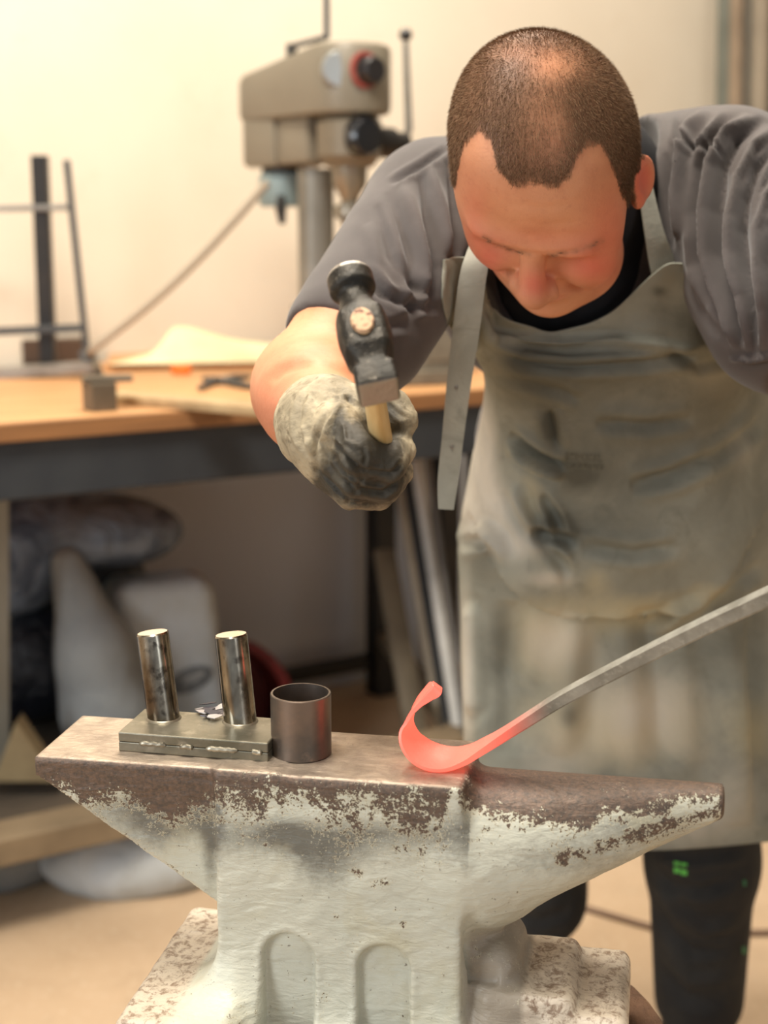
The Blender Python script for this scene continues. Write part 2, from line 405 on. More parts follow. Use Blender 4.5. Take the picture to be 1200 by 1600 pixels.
# print on the sack
def decal(o, name, pts, mat, off=0.003, label=None):
    dg = bpy.context.evaluated_depsgraph_get(); dg.update(); bv = BVHTree.FromObject(o, dg)
    M = o.matrix_basis; Mi = M.inverted(); vs = []
    for x, y in pts:
        r = Vector(ray(x, y).tolist()).normalized(); hit = bv.ray_cast(Mi@Vector(CAM.tolist()), Mi.to_3x3()@r)
        if hit[0] is None: return None
        vs.append(hit[0]+hit[1]*off*(1 if hit[1].dot(Mi.to_3x3()@r) < 0 else -1))
    me = bpy.data.meshes.new(name); c = sum(vs, Vector())/len(vs); me.from_pydata([c]+vs, [], [(0, i+1, (i+1) % len(vs)+1) for i in range(len(vs))])
    d = link(name, me, mat, o, False)
    if label: d['label'] = label
    return d
def oval(cx, cy, rx, ry, ang=0, n=18): return [(cx+rx*math.cos(k*2*math.pi/n)*math.cos(ang)-ry*math.sin(k*2*math.pi/n)*math.sin(ang), cy+rx*math.cos(k*2*math.pi/n)*math.sin(ang)+ry*math.sin(k*2*math.pi/n)*math.cos(ang)) for k in range(n)]
decal(s2, 'printed_oval', oval(296, 1062, 38, 19, -.42), simple('print_grey', (84, 88, 92), 0.8, 0, (130, 132, 132), 60), label='dark grey oval print')
decal(s2, 'printed_oval', oval(303, 1057, 20, 6, -.42), simple('print_pale', (150, 152, 150), 0.8), 0.005, label='pale centre of the oval print')
decal(s2, 'printed_mark', oval(226, 1060, 9, 7), simple('print_red', (190, 70, 60), 0.8), label='small red printed mark')
d0, d1 = PY(40, 1000, YB+.22), PY(30, 1180, YB+.14)
def f3(p):
    a = ell(p, (d0[0]-.01, YB+.25, .42), (.26, .13, .25)); b = ell(p, (d1[0], YB+.14, .31), (.2, .13, .13)); return su(a, b, .08)
sack('rubbish_bag', f3, (d0[0]-.45, YB-.1, .08), (d0[0]+.35, YB+.48, .95), M_BLACKBAG, 'black plastic rubbish bag slumped behind the off-white sack', 'bag', amp=.014, sc=10, seed=8)
e0 = PY(90, 815, YB+.15)
def f4(p):
    a = ell(p, (e0[0], e0[1], e0[2]-.02), (.25, .14, .075)); b = ell(p, (e0[0]-.15, e0[1]-.05, e0[2]-.09), (.17, .12, .10)); return su(a, b, .06)
sack('plastic_bundle', f4, (e0[0]-.45, e0[1]-.2, e0[2]-.25), (e0[0]+.35, e0[1]+.2, e0[2]+.1), M_BLUEBAG, 'crumpled bluish plastic sheeting on top of the black bag', 'plastic sheet', amp=.012, sc=12, seed=9)
g0 = Pz(165, 1402, 0.0)
def f5(p): return ell(p, (g0[0]+.03, g0[1]+.10, .045), (.17, .12, .075))
sack('plastic_bag', lambda p: np.maximum(f5(p), -p[:, 2]+.004), (g0[0]-.25, g0[1]-.1, -.03), (g0[0]+.3, g0[1]+.3, .2), M_SACK, 'pale blue white plastic bag lying on the floor under the front rail', 'bag', h=.006, amp=.014, sc=18, seed=10, group='bags on the floor')
g1 = Pz(20, 1402, 0.0)
sack('plastic_bag', lambda p: np.maximum(ell(p, (g1[0]-.05, g1[1]+.10, .05), (.12, .11, .085)), -p[:, 2]+.004), (g1[0]-.25, g1[1]-.1, -.03), (g1[0]+.3, g1[1]+.3, .2), M_SACK2, 'greyish bag on the floor at the left edge, under the front rail', 'bag', h=.006, amp=.006, sc=16, seed=12, group='bags on the floor')
# pale board standing at the left edge, wooden wedge
m = MB(); q = PY(2, 1150, YB-.18); m.box((q[0], q[1], 0.49), (0.05, 0.02, 0.62), Matrix.Rotation(.05, 3, 'Y') @ RB, .002)
tag(m.build('board', simple('board_grey', (150, 148, 138), 0.7, 0, (132, 128, 116), 4), smooth=False), 'narrow pale grey board standing on the shelf at the left edge', 'board')
m = MB(); q = PY(50, 1235, YB-.2)
m.prism([(-.06, 0), (.06, 0), (-.01, .12)], .05, Matrix.Translation((q[0], q[1], .19)) @ Matrix.Rotation(math.pi/2, 4, 'X'), .003)
tag(m.build('wooden_wedge', simple('wedge_wood', (150, 132, 98), 0.7, 0, (126, 108, 78), 8), smooth=False), 'pointed offcut of pale timber standing on the front rail', 'wood offcut')
# dark red drum lying tilted
rc = PY(330, 1105, 3.12)
m = MB(); Md = Matrix.Translation(Vector(rc.tolist())) @ Matrix.Rotation(math.radians(78), 4, 'X') @ Matrix.Rotation(.3, 4, 'Y')
m.lathe([(0, -.1), (.15, -.1), (.165, -.09), (.17, 0), (.165, .08), (.172, .085), (.172, .10), (.15, .10), (.145, -.07), (0, -.07)], 40, Md)
tag(m.build('tub', simple('red_plastic', (128, 34, 30), 0.4, 0, (104, 24, 24), 6)), 'dark red round tub tipped on its side behind the printed sack', 'tub')
# lengths leaning behind the bench leg
for k, (xa, ya, xb, yb, r, colr, lab) in enumerate([
        (622, 735, 694, 1150, .012, (196, 184, 164), 'tan wooden length leaning under the bench, nearest to the rear leg'),
        (600, 860, 650, 1150, .024, (120, 108, 88), 'short brown plank leaning low against the rear bench leg'),
        (634, 720, 700, 1120, .015, (30, 30, 30), 'black bar leaning between the tan length and the pale pipe'),
        (648, 712, 706, 1080, .0125, (206, 204, 198), 'pale grey pipe leaning under the bench'),
        (668, 712, 716, 1060, .007, (110, 106, 100), 'thin grey rod leaning right of the pale pipe')]):
    Y0 = 3.22-.04*k; Y1 = 3.0-.04*k
    pa_, pb_ = PY(xa, ya, Y0), PY(xb, yb, Y1); dv = pb_-pa_; tt = (0.003-pa_[2])/dv[2]; pe = pa_+dv*tt
    m = MB()
    if k in (0, 1): m.bar(pa_, pe, r*2, .02, bev=.002)
    else: m.tube([pa_, pe], r, 16)
    tag(m.build('leaning_length', simple('lean%d' % k, colr, 0.6, 0.0, tuple(int(x*.8) for x in colr), 8)), lab, 'rod' if k > 1 else 'plank', 'lengths leaning under the bench')

# ------------------------------------------------------------------ things on the bench
ZT = 0.90
def on_top(px, py): return Pz(px, py, ZT)
# steel stand at the left
fr = thing('steel_stand', 'grey steel stand with a dark post and crossbars at the left of the bench', 'stand', on_top(75, 582))
q = on_top(70, 582); Yf = q[1]
def FR(a, b, r1, r2, name, mat):
    m = MB(); m.bar(a, b, r1, r2, up=(0, 1, 0), bev=.002); m.local(fr); return m.build(name, mat, fr, smooth=False)
FR(PY(62, 243, Yf), PY(76, 575, Yf), .032, .03, 'post', M_BLACKSTEEL)
FR(PY(104, 250, Yf-.03), PY(135, 545, Yf-.03), .013, .013, 'upright_rod', M_DARKSTEEL)
FR(PY(-60, 327, Yf-.02), PY(106, 324, Yf-.02), .012, .012, 'crossbar', M_GREYSTEEL)
FR(PY(-60, 520, Yf-.03), PY(135, 512, Yf-.03), .016, .018, 'crossbar', M_DARKSTEEL)
FR(PY(-60, 588, Yf-.10), PY(150, 572, Yf-.10), .022, .05, 'base_bar', M_GREYSTEEL)
FR(PY(135, 548, Yf-.06), (PY(150, 575, Yf-.08)[0], Yf-.08, ZT), .028, .03, 'foot', M_DARKSTEEL)
m = MB(); q = on_top(70, 572); m.box((q[0], q[1]+.09, ZT+.027), (.13, .07, .054), Matrix.Rotation(.1, 3, 'Z'), .003)
tag(m.build('timber_block', simple('dark_wood', (88, 66, 48), .7, 0, (66, 50, 38), 12), smooth=False), 'dark brown timber block on the bench behind the steel stand', 'wood block')
m = MB(); q = on_top(153, 643); m.box((q[0], q[1]+.02, ZT+.024), (.045, .05, .048), RB, .002); m.box((q[0]+.012, q[1]+.03, ZT+.053), (.085, .035, .010), Matrix.Rotation(.25, 3, 'Z'), .002)
tag(m.build('steel_block', simple('block_steel', (112, 100, 84), .5, .3, (92, 82, 68), 20), smooth=False), 'small square steel block with a plate on top, near the front edge of the bench', 'steel block')
# cream paper over a thin board
bd = thing('thin_board', 'thin plywood board lying at the back of the bench under cream paper', 'board', on_top(300, 575))
pts = [on_top(165, 578), on_top(425, 575), on_top(425, 556), on_top(172, 558)]
o_ = Vector(on_top(300, 575).tolist()); m = MB(); m.prism([(p[0]-o_.x, p[1]-o_.y) for p in pts], .012, bev=.001); o = m.build('board_panel', M_WOOD, bd, smooth=False)
nx_, ny_ = 40, 14; V = []
pa_, pb_ = Pz(168, 570, ZT+.0135), Pz(428, 566, ZT+.0135); pd_ = Pz(230, 548, ZT+.0135)-pa_
for j in range(ny_+1):
    for i in range(nx_+1):
        u, v = i/nx_, j/ny_; p_ = pa_+(pb_-pa_)*u+np.array([0.0, 1.0, 0])*(.16*v)+np.array([.05*v, 0, 0])
        z = v**1.6*(.055*math.exp(-((u-.20)/(.07 if u < .2 else .28))**2)+.030*math.exp(-((u-.65)/.5)**2)); V.append((p_[0], p_[1], ZT+.0135+z))
F = [(j*(nx_+1)+i, j*(nx_+1)+i+1, (j+1)*(nx_+1)+i+1, (j+1)*(nx_+1)+i) for j in range(ny_) for i in range(nx_)]
me = bpy.data.meshes.new('paper_sheet'); me.from_pydata(V, [], F); o = link('paper_sheet', me, simple('paper', (236, 224, 184), .8, 0, (226, 210, 164), 6)); s_ = o.modifiers.new('s', 'SOLIDIFY'); s_.thickness = .0008; s_.offset = 1
tag(o, 'cream paper sheet with one curled up corner lying on the thin board', 'paper')
# long lath
a_, b_ = on_top(170, 628), on_top(445, 652)
m = MB(); m.bar((a_[0], a_[1]+.01, ZT+.009), (b_[0], b_[1]+.01, ZT+.009), .06, .016, bev=.002)
tag(m.build('wooden_lath', simple('lath', (184, 158, 118), .6, 0, (150, 122, 86), 10), smooth=False), 'flat pale lath lying across the bench front behind the steel block', 'lath')
# orange marker
q = on_top(283, 584); m = MB(); m.box((q[0], q[1], ZT+.009), (.042, .022, .018), Matrix.Rotation(.2, 3, 'Z'), .006, 3)
tag(m.build('orange_chock', simple('orange', (238, 120, 24), .5)), 'small bright orange plastic piece lying on the bench in front of the paper', 'plastic piece')
# pliers
pl = thing('pliers', 'worn steel pliers lying open on the bench left of the man\'s elbow', 'pliers', on_top(360, 600))
def PLT(pts, r, name, mat):
    m = MB(); m.tube([Pz(x, y, ZT+.007) for x, y in pts], r, 8); m.local(pl); return m.build(name, mat, pl)
PLT([(312, 606), (335, 596), (365, 590), (392, 588)], [.005, .007, .007, .004], 'handle', M_DARKSTEEL)
PLT([(318, 592), (345, 594), (370, 600), (405, 606)], [.005, .007, .008, .004], 'handle', M_DARKSTEEL)
m = MB(); q = Pz(352, 595, ZT+.008); m.lathe([(0, -.007), (.013, -.007), (.013, .008), (0, .008)], 20, Matrix.Translation(Vector(q.tolist()))); m.local(pl); m.build('pivot', M_GREYSTEEL, pl)
# machine vice on the right of the bench
q = on_top(655, 603); q = q+np.array([0, .05, 0])
vc = thing('machine_vice', 'grey cast machine vice on the bench between the hammer and the apron strap', 'vice', q, rz=.25)
M_CAST = simple('cast_iron', (122, 114, 98), .55, .2, (98, 90, 76), 16, .0006)
m = MB(); m.box((0, 0, .015), (.17, .10, .03), bev=.004).box((0, .0, .038), (.13, .075, .02), bev=.003); m.build('base', M_CAST, vc, smooth=False)
m = MB(); m.box((.035, 0, .078), (.06, .08, .064), bev=.004); m.build('fixed_jaw', M_CAST, vc, smooth=False)
m = MB(); m.box((-.035, 0, .066), (.045, .075, .04), bev=.004); m.build('moving_jaw', M_CAST, vc, smooth=False)
m = MB(); m.tube([(-.055, 0, .06), (-.11, 0, .06)], .009, 14).tube([(-.105, -.04, .06), (-.105, .04, .06)], .004, 10); m.build('screw', M_GREYSTEEL, vc)
# white bottle behind vice
q = on_top(715, 585)+np.array([0, .1, 0])
m = MB(); m.lathe([(0, 0), (.045, 0), (.048, .005), (.048, .10), (.043, .112), (0, .114)], 32); o = m.build('tin', simple('white_tin', (226, 220, 210), .4, 0, (208, 200, 188), 10)); o.location = q.tolist(); tag(o, 'white round tin beside the machine vice, partly behind the apron strap', 'tin')
q = on_top(678, 560)+np.array([0, .1, 0])
m = MB(); m.lathe([(0, 0), (.05, 0), (.052, .02), (.03, .028), (.022, .05), (.022, .09), (.014, .097), (.006, .115), (0, .118)], 28); o = m.build('steel_punch', simple('chrome_tool', (170, 168, 164), .2, .9)); o.location = q.tolist(); tag(o, 'shiny steel tool with pointed top at the back of the bench beside the vice', 'tool')

# ================================================================== DRILL PRESS
D0 = PY(500, 560, 2.98); D0[2] = ZT
dp = thing('drill_press', 'beige grey pillar drill press standing at the back of the bench', 'drill press', D0, rz=math.radians(-52))
# local: +x = front of the drill (towards camera and right), z up from bench top
M_DRILL = simple('drill_paint', (132, 124, 108), .42, 0.05, (118, 110, 95), 3)
M_DRILL2 = simple('drill_casting', (128, 118, 100), .5, 0.1, (108, 98, 82), 6)
def zz(y): return PY(550, y, D0[1]-.06)[2]-ZT
def DP(f, name, mat, parent=None, label=None, smooth=True):
    m = MB(); f(m); o = m.build(name, mat, parent or dp, smooth)
    if label: o['label'] = label
    return o
def stad(x0, x1, r, n=10):      # plan outline with a rounded front
    p = [(x0, -r*.8), (x0, r*.8)]
    p = [(x1-r+r*math.cos(a), r*math.sin(a)) for a in np.linspace(-math.pi/2, math.pi/2, n)]+[(x0+.03, r*.85), (x0, r*.7), (x0, -r*.7), (x0+.03, -r*.85)]
    return p
def cover(m):
    m.prism(stad(-.20, .185, .082), zz(73)-zz(182), Matrix.Translation((0, 0, zz(182))), .012)
    for v in m.bm.verts:
        if v.co.z > zz(130) and v.co.x < .06: v.co.z -= (.06-v.co.x)*.16
DP(cover, 'belt_cover', M_DRILL)
DP(lambda m: m.lathe([(0, 0), (.033, 0), (.033, .006), (.03, .01), (0, .011)], 28, Matrix.Translation((.148, -.058, zz(116))) @ Matrix.Rotation(math.radians(-25), 4, 'Z') @ Matrix.Rotation(math.radians(90), 4, 'Y')), 'speed_plate', simple('plate_grey', (150, 152, 150), .3, .5), label='round pale plate with a red edge')
DP(lambda m: m.lathe([(0, 0), (.026, 0), (.026, .018), (.022, .024), (0, .025)], 28, Matrix.Translation((.183, -.012, zz(118))) @ Matrix.Rotation(math.radians(90), 4, 'Y')), 'knob', simple('black_knob', (34, 32, 34), .3), label='black round knob')
DP(lambda m: m.lathe([(.026, 0), (.034, 0), (.034, .006), (.026, .006)], 28, Matrix.Translation((.180, -.020, zz(117))) @ Matrix.Rotation(math.radians(90), 4, 'Y'), closed=True), 'knob_ring', simple('red_ring', (150, 70, 62), .4), label='dull red ring behind the knob')
DP(lambda m: m.box((-.125, .0, (zz(170)+zz(258))/2), (.12, .13, zz(170)-zz(258)), bev=.012).box((-.02, .0, (zz(178)+zz(255))/2), (.12, .11, zz(178)-zz(255)), bev=.012), 'head_casting', M_DRILL)
DP(lambda m: m.lathe([(0, zz(262)), (.045, zz(262)), (.062, zz(245)), (.064, zz(195)), (.055, zz(184)), (0, zz(183))], 32, Matrix.Translation((.105, 0, 0))), 'quill_housing', M_DRILL2)
DP(lambda m: m.lathe([(0, 0), (.038, 0), (.038, .022), (.032, .03), (.02, .033), (0, .033)], 32, Matrix.Translation((.155, -.012, zz(217))) @ Matrix.Rotation(math.radians(90), 4, 'Y')), 'depth_dial', simple('black_gloss', (24, 26, 30), .12), label='black glossy round dial')
DP(lambda m: m.lathe([(0, 0), (.03, 0), (.03, .05), (.022, .055), (.022, .085), (0, .09)], 24, Matrix.Translation((.105, .055, zz(222))) @ Matrix.Rotation(math.radians(-90), 4, 'X')), 'feed_hub', M_BLACKSTEEL)
lv = DP(lambda m: m.tube([(.105, .125, zz(224)), (.11, .145, zz(200)), (.105, .140, zz(60))], [.009, .008, .006], 12), 'feed_lever', M_GREYSTEEL)
DP(lambda m: m.lathe([(0, -.013), (.008, -.011), (.013, -.003), (.013, .004), (.008, .011), (0, .013)], 20, Matrix.Translation((.105, .140, zz(48)))), 'ball_knob', simple('black_ball', (28, 26, 26), .3), lv)
DP(lambda m: m.lathe([(0, zz(395)), (.012, zz(395)), (.018, zz(345)), (.03, zz(338)), (.03, zz(322)), (.016, zz(316)), (.02, zz(306)), (.034, zz(290)), (.036, zz(260)), (0, zz(260))], 28, Matrix.Translation((.105, 0, 0))), 'chuck', simple('chuck_steel', (140, 132, 118), .3, .6))
DP(lambda m: m.lathe([(0, .03), (.037, .03), (.037, zz(262)), (0, zz(262))], 36, Matrix.Translation((-.01, 0, 0))), 'column', simple('column_steel', (134, 130, 120), .4, .3, (112, 108, 98), 7))
DP(lambda m: m.box((-.01, 0, .015), (.20, .16, .03), bev=.008).lathe([(.037, .03), (.055, .03), (.05, .06), (.037, .07)], 30, Matrix.Translation((-.01, 0, 0))), 'base', M_DRILL2, smooth=False)
DP(lambda m: m.box((.06, 0, zz(505)), (.12, .14, .022), bev=.006).lathe([(.036, zz(530)), (.052, zz(530)), (.052, zz(480)), (.036, zz(480))], 30, Matrix.Translation((-.01, 0, 0))), 'drill_table', M_DRILL2, smooth=False)
DP(lambda m: m.lathe([(0, 0), (.048, 0), (.052, .008), (.052, .06), (.044, .07), (0, .07)], 30, Matrix.Translation((-.125, -.0, zz(322)))), 'motor', simple('motor_blue', (142, 160, 162), .45, .1, (120, 138, 140), 6), label='pale blue motor housing')
DP(lambda m: m.lathe([(0, zz(277)), (.045, zz(277)), (.045, zz(256)), (0, zz(256))], 30, Matrix.Translation((-.125, 0, 0))), 'motor_mount', M_BLACKSTEEL)
DP(lambda m: m.tube([(-.09, -.03, zz(305)), (-.085, -.035, zz(325)), (-.08, -.035, zz(350))], [.009, .012, .007], 10), 'motor_latch', M_BLACKSTEEL)
DP(lambda m: m.box((-.09, 0, zz(68)), (.02, .016, .03), bev=.002).tube([(-.09, 0, zz(60)), (.06, -.02, zz(58))], .0058, 10).tube([(.06, -.02, zz(58)), (.06, -.02, zz(-60))], .006, 10), 'lamp_arm', M_DARKSTEEL, label='bent dark rod rising from the belt cover')
# cable from the drill to the bench
a_ = PY(418, 285, 2.93); b_ = PY(145, 545, 2.9)
pts = [a_+(b_-a_)*t-np.array([0, 0, .022*math.sin(math.pi*t)]) for t in np.linspace(0, 1, 16)]
ee = Pz(128, 570, ZT+.006); pts += [pts[-1]+(ee-pts[-1])*t for t in (.5, 1.0)]
m = MB(); m.tube(pts, .0082, 10); tag(m.build('power_cable', simple('cable_grey', (160, 148, 130), .6)), 'straight grey cable running down from the drill press to the bench', 'cable')
# cable on the floor
pts = [Pz(x, y, .006) for x, y in [(700, 1395), (820, 1405), (912, 1418), (960, 1432), (1020, 1449), (1100, 1458), (1200, 1457), (1330, 1440)]]
m = MB(); m.tube(pts, .006, 8); tag(m.build('floor_cable', simple('cable_dark', (120, 96, 76), .6)), 'thin dark cable lying across the floor behind the man\'s legs', 'cable')

# ================================================================== ANVIL
AO = Pz(50, 1185, .8); AE = Pz(715, 1232, .8); au = (AE-AO)/np.linalg.norm(AE-AO); AYAW = math.atan2(au[1], au[0]); av = np.array([-au[1], au[0], 0])
def AL(u, v, w): return AO+au*u+av*v+np.array([0, 0, w])
def arch(p, cu, cw):
    q0_ = p[:, 0]-cu; q1_ = np.maximum(p[:, 2]-cw, 0); return np.hypot(q0_, q1_)-.0205
def anvil(p):
    u, v, w_ = p[:, 0], p[:, 1], p[:, 2]
    body = rbox(p, (.247, .053, -.15), (.098, .053, .15), .004)
    tl = np.clip(-w_/.12, 0, 1)
    heel = np.maximum.reduce([w_, -u-.0005, u-.2, (-(w_+.0165)-(u)*.70)/1.22, -v+.0040+.012*tl, v-.105+.011*tl])
    heel = heel-0.0
    horn = su(rcone(p, (.350, .053, -.058), (.5405, .053, -.0135), .0535, .0098), rcone(p, (.355, .053, -.080), (.538, .053, -.0155), .052, .0075), .02)
    horn = si(si(horn, w_+.0045, .006), u-.5395, .003)
    d = su(np.minimum(body, 9), heel, .004)
    d = su(d, horn, .012+.03*np.clip(-(w_+.06)/.06, 0, 1).mean() if False else .014)
    neck = rcone(p, (.325, .053, -.12), (.37, .053, -.105), .03, .02); d = su(d, neck, .02)
    # feet
    for c, hs, r, k in [((.347, .062, -.205), (.042, .045, .064), .022, .016), ((.395, .06, -.224), (.038, .055, .054), .010, .010), ((.44, .062, -.232), (.034, .062, .050), .010, .006)]:
        d = su(d, rbox(p, c, hs, r), k)
    d = su(d, rbox(p, (.125, .045, -.225), (.045, .10, .036), .008), .05)
    d = su(d, rbox(p, (.25, -.02, -.243), (.13, .06, .02), .01), .045)
    for cu, cw in ((.2075, -.1525), (.284, -.1550)):
        a = arch(p, cu, cw); cut = np.maximum(a, v-.0065); d = ss(d, cut, .005)
        d = d-.0013*np.exp(-((a-.0035)/.0028)**2)*np.exp(-(v/.01)**2)
    d = ss(d, rbox(p, (.350, .018, -.152), (.022, .0026, .016), .001), .003)
    return np.maximum(d, -(w_+.2445))
h_ = .002
V, Q = model(anvil, (-.012, -.10, -.26), (.56, .20, .012), h_, 1)
N = vnormals(V, Q); V = V+N*((vnoise(V, 130, 41, 3)*.00055)*(V[:, 2] < -.02))[:, None]
e = vnoise(V, 60, 2, 3)                                      # knocks along the edges
edge = np.exp(-((V[:, 2])/.006)**2)*np.clip(np.exp(-(V[:, 1]/.005)**2), 0, 1)
V = V-N*(edge*np.clip(e-.2, 0, 1)*.0022)[:, None]-N*(np.clip(vnoise(V, 150, 5, 2)-.9, 0, 1)*.0006)[:, None]
Wd = AO+V[:, :1]*au+V[:, 1:2]*av+V[:, 2:3]*np.array([0, 0, 1]); px, py, dd = project(Wd)
u, v, w_ = V.T
top = np.clip((N[:, 2]-.75)*6, 0, 1)*np.clip(1+(w_+.006)/.003, 0, 1)*(u < .346)
hornz = np.clip((u-.33)/.02, 0, 1)
wave = .006*np.sin(u*38)+.005*np.sin(u*91+1)
heelw = np.clip(1.15-np.clip((-w_-.014+wave)/.050, 0, 1)**.8*1.15, 0, 1.1)
bodyw = .58-np.clip((-w_-.018+1.6*wave)/.052, 0, 1)*.46; bodyw = bodyw+.25*np.exp(-((w_+.004)/.006)**2)
wear = np.where(u < .149, heelw, bodyw)*(1-hornz)
fc_ = ((N@np.array([au@RT*0, 0, 0])) > -9) & ((N[:, 0]*au[0]+N[:, 1]*av[0])*0+N[:, 1] < .6)
yb = np.interp(px, [700, 715, 760, 830, 880, 905, 960, 1040, 1140], [1262, 1272, 1268, 1290, 1284, 1296, 1276, 1262, 1248])
hw = np.where(fc_, np.clip(.5+(yb-py)/64, 0, .98), np.clip(.92+(w_+.030)/.03, 0, 1.1))*hornz
wear = np.maximum(wear, hw)
wear = np.maximum(wear, np.clip((u-.525)/.015, 0, 1)*.9)
b1_, _, _ = pdist(px, py, [(880, 1342), (960, 1316), (1050, 1290), (1132, 1262)]); wear = np.maximum(wear, hornz*fc_*.62*np.exp(-(b1_/17)**2))
low_e, _, _ = pdist(px, py, [(50, 1215), (120, 1265), (240, 1350), (335, 1428)]); wear = np.maximum(wear, np.exp(-(low_e/24)**2)*np.interp(px, [50, 140, 340], [.65, .5, .26])*(u < .149))
wear = np.maximum(wear, .20*hornz*fc_*np.clip((1350-py)/20, 0, 1)); wear = np.maximum(wear, .10*fc_)
# lower horn band of bare steel, chipped patches
wear = np.maximum(wear, blob(px, py, [(590, 1380, 26, 10, .62), (560, 1362, 22, 10, .6), (275, 1245, 60, 18, .55), (335, 1300, 7, 90, .34), (120, 1240, 60, 22, .62), (60, 1215, 16, 26, .5), (745, 1490, 14, 40, .3), (570, 1260, 200, 22, .52), (630, 1445, 8, 8, .7), (415, 1320, 8, 7, .7), (525, 1430, 9, 9, .55), (350, 1600, 50, 20, .3), (455, 1575, 12, 30, .25)]))
foot = np.clip(-(w_+.150)/.02, 0, 1)*np.clip((u-.382)/.02, 0, 1)+np.clip(-(w_+.170)/.01, 0, 1)*np.clip((.135-u)/.02, 0, 1)
foot = np.clip(foot, 0, 1)
endf = np.clip((u-.344)/.006, 0, 1)*np.clip(-(w_+.118)/.02, 0, 1)
soot = np.clip(.55*np.exp(-((w_+.052+.010*np.sin(u*33)+.006*np.sin(u*87))/.022)**2)*(u < .35)*(.7+.4*np.sin(u*51+2))+blob(px, py, [(280, 1250, 52, 34, 1.6), (330, 1300, 14, 90, .6), (460, 1305, 110, 24, .6), (640, 1300, 70, 22, .4), (900, 1340, 120, 30, .35), (1000, 1290, 100, 30, .5), (200, 1260, 80, 30, .4)]), 0, 1)  # soot patches, plus a darker strip along the heel crease
tt = MT('anvil_paint', (206, 204, 186), .42)
tt.var(7, (194, 194, 178), .35, .7).var(26, (206, 208, 192), .5, .75, .8).var(14, (172, 172, 156), .62, .8, .5)
n1 = tt.noise(120, 6, .75, dist=.4); n2 = tt.noise(34, 6, .7, dist=.6); n3 = tt.noise(300, 3, .7)
n4 = tt.noise(420, 4, .75); mixn = tt.math('ADD', tt.math('ADD', tt.math('MULTIPLY', n1, .38), tt.math('MULTIPLY', n2, .26)), tt.math('MULTIPLY', n4, .36))
wa = tt.attr('wear'); so = tt.attr('soot'); to = tt.attr('top'); ft = tt.attr('foot'); en = tt.attr('endface')
tt.mix(tt.math('MULTIPLY', tt.ramp(tt.math('ADD', so, tt.math('MULTIPLY', n1, .7)), .45, 1.05), .9), (96, 94, 86))
tt.var(11, (186, 178, 148), .56, .74, .7, dist=1.2).var(240, (120, 112, 98), .66, .70, .8)
tt.mix(tt.math('MULTIPLY', en, .85), (150, 136, 120))
wv_ = tt.math('ADD', tt.math('MULTIPLY', tt.math('SUBTRACT', mixn, .5), 4.2), wa); edgec = tt.ramp(wv_, .44, .50); tt.mix(edgec, (218, 210, 182))
chip = tt.ramp(wv_, .53, .60)
# chip interior: rust brown to dark steel
r2 = tt.N.new('ShaderNodeMix'); r2.data_type = 'RGBA'; r2.inputs[6].default_value = lin((116, 95, 80)); r2.inputs[7].default_value = lin((84, 74, 66)); tt.L.new(tt.ramp(n3, .35, .65), r2.inputs[0]); tt.mix(chip, r2.outputs[2])
ftm = tt.ramp(tt.math('ADD', ft, tt.math('MULTIPLY', n2, .3)), .55, .8)
r3 = tt.N.new('ShaderNodeMix'); r3.data_type = 'RGBA'; r3.inputs[6].default_value = lin((206, 192, 172)); r3.inputs[7].default_value = lin((140, 118, 98)); tt.L.new(tt.ramp(n1, .48, .6), r3.inputs[0]); tt.mix(ftm, r3.outputs[2])
r4 = tt.N.new('ShaderNodeMix'); r4.data_type = 'RGBA'; r4.inputs[6].default_value = lin((150, 136, 122)); r4.inputs[7].default_value = lin((188, 172, 154)); tt.L.new(tt.ramp(tt.noise(30, 5, .65), .35, .65), r4.inputs[0]); tt.mix(to, r4.outputs[2])
tt.set('Metallic', tt.math('ADD', tt.math('MULTIPLY', to, .55), tt.math('MULTIPLY', chip, .25)))
tt.set('Roughness', tt.ramp(tt.math('ADD', chip, tt.math('MULTIPLY', to, .2)), 0, 1, .42, .5))
tt.bump(tt.noise(45, 3, .5, st=(.6, 1, 1.8), dist=.8), .004, .5).bump(tt.math('SUBTRACT', tt.math('MULTIPLY', tt.noise(130, 5, .65, st=(.7, 1, 1.5)), .8), tt.math('MULTIPLY', chip, .45)), .0020, .70)
M_ANVIL = tt.done()
an = qmesh('anvil', V, Q, M_ANVIL, None, {'wear': wear, 'soot': soot, 'top': top, 'foot': foot, 'endface': endf}); an.location = AO.tolist(); an.rotation_euler = (0, 0, AYAW)
tag(an, 'heavy pale green painted anvil with chipped rusty edges and bare steel face', 'anvil')
# the stump it stands on
tt = MT('stump_wood', (110, 80, 58), .8); tt.var(5, (84, 60, 44), .35, .7, st=(6, 6, 1)).bump(tt.noise(20, st=(6, 6, 1)), .006, .8)
c = AL(.31, .06, 0); ZB = .8-.2445; m = MB(); prof = [(0, 0), (.212, 0), (.208, .02), (.203, ZB*.5), (.206, ZB-.02), (.200, ZB), (0, ZB)]
m.lathe(prof, 48); o = m.build('tree_stump', tt.done()); o.location = (c[0], c[1], 0); tag(o, 'brown tree stump carrying the anvil', 'stump')

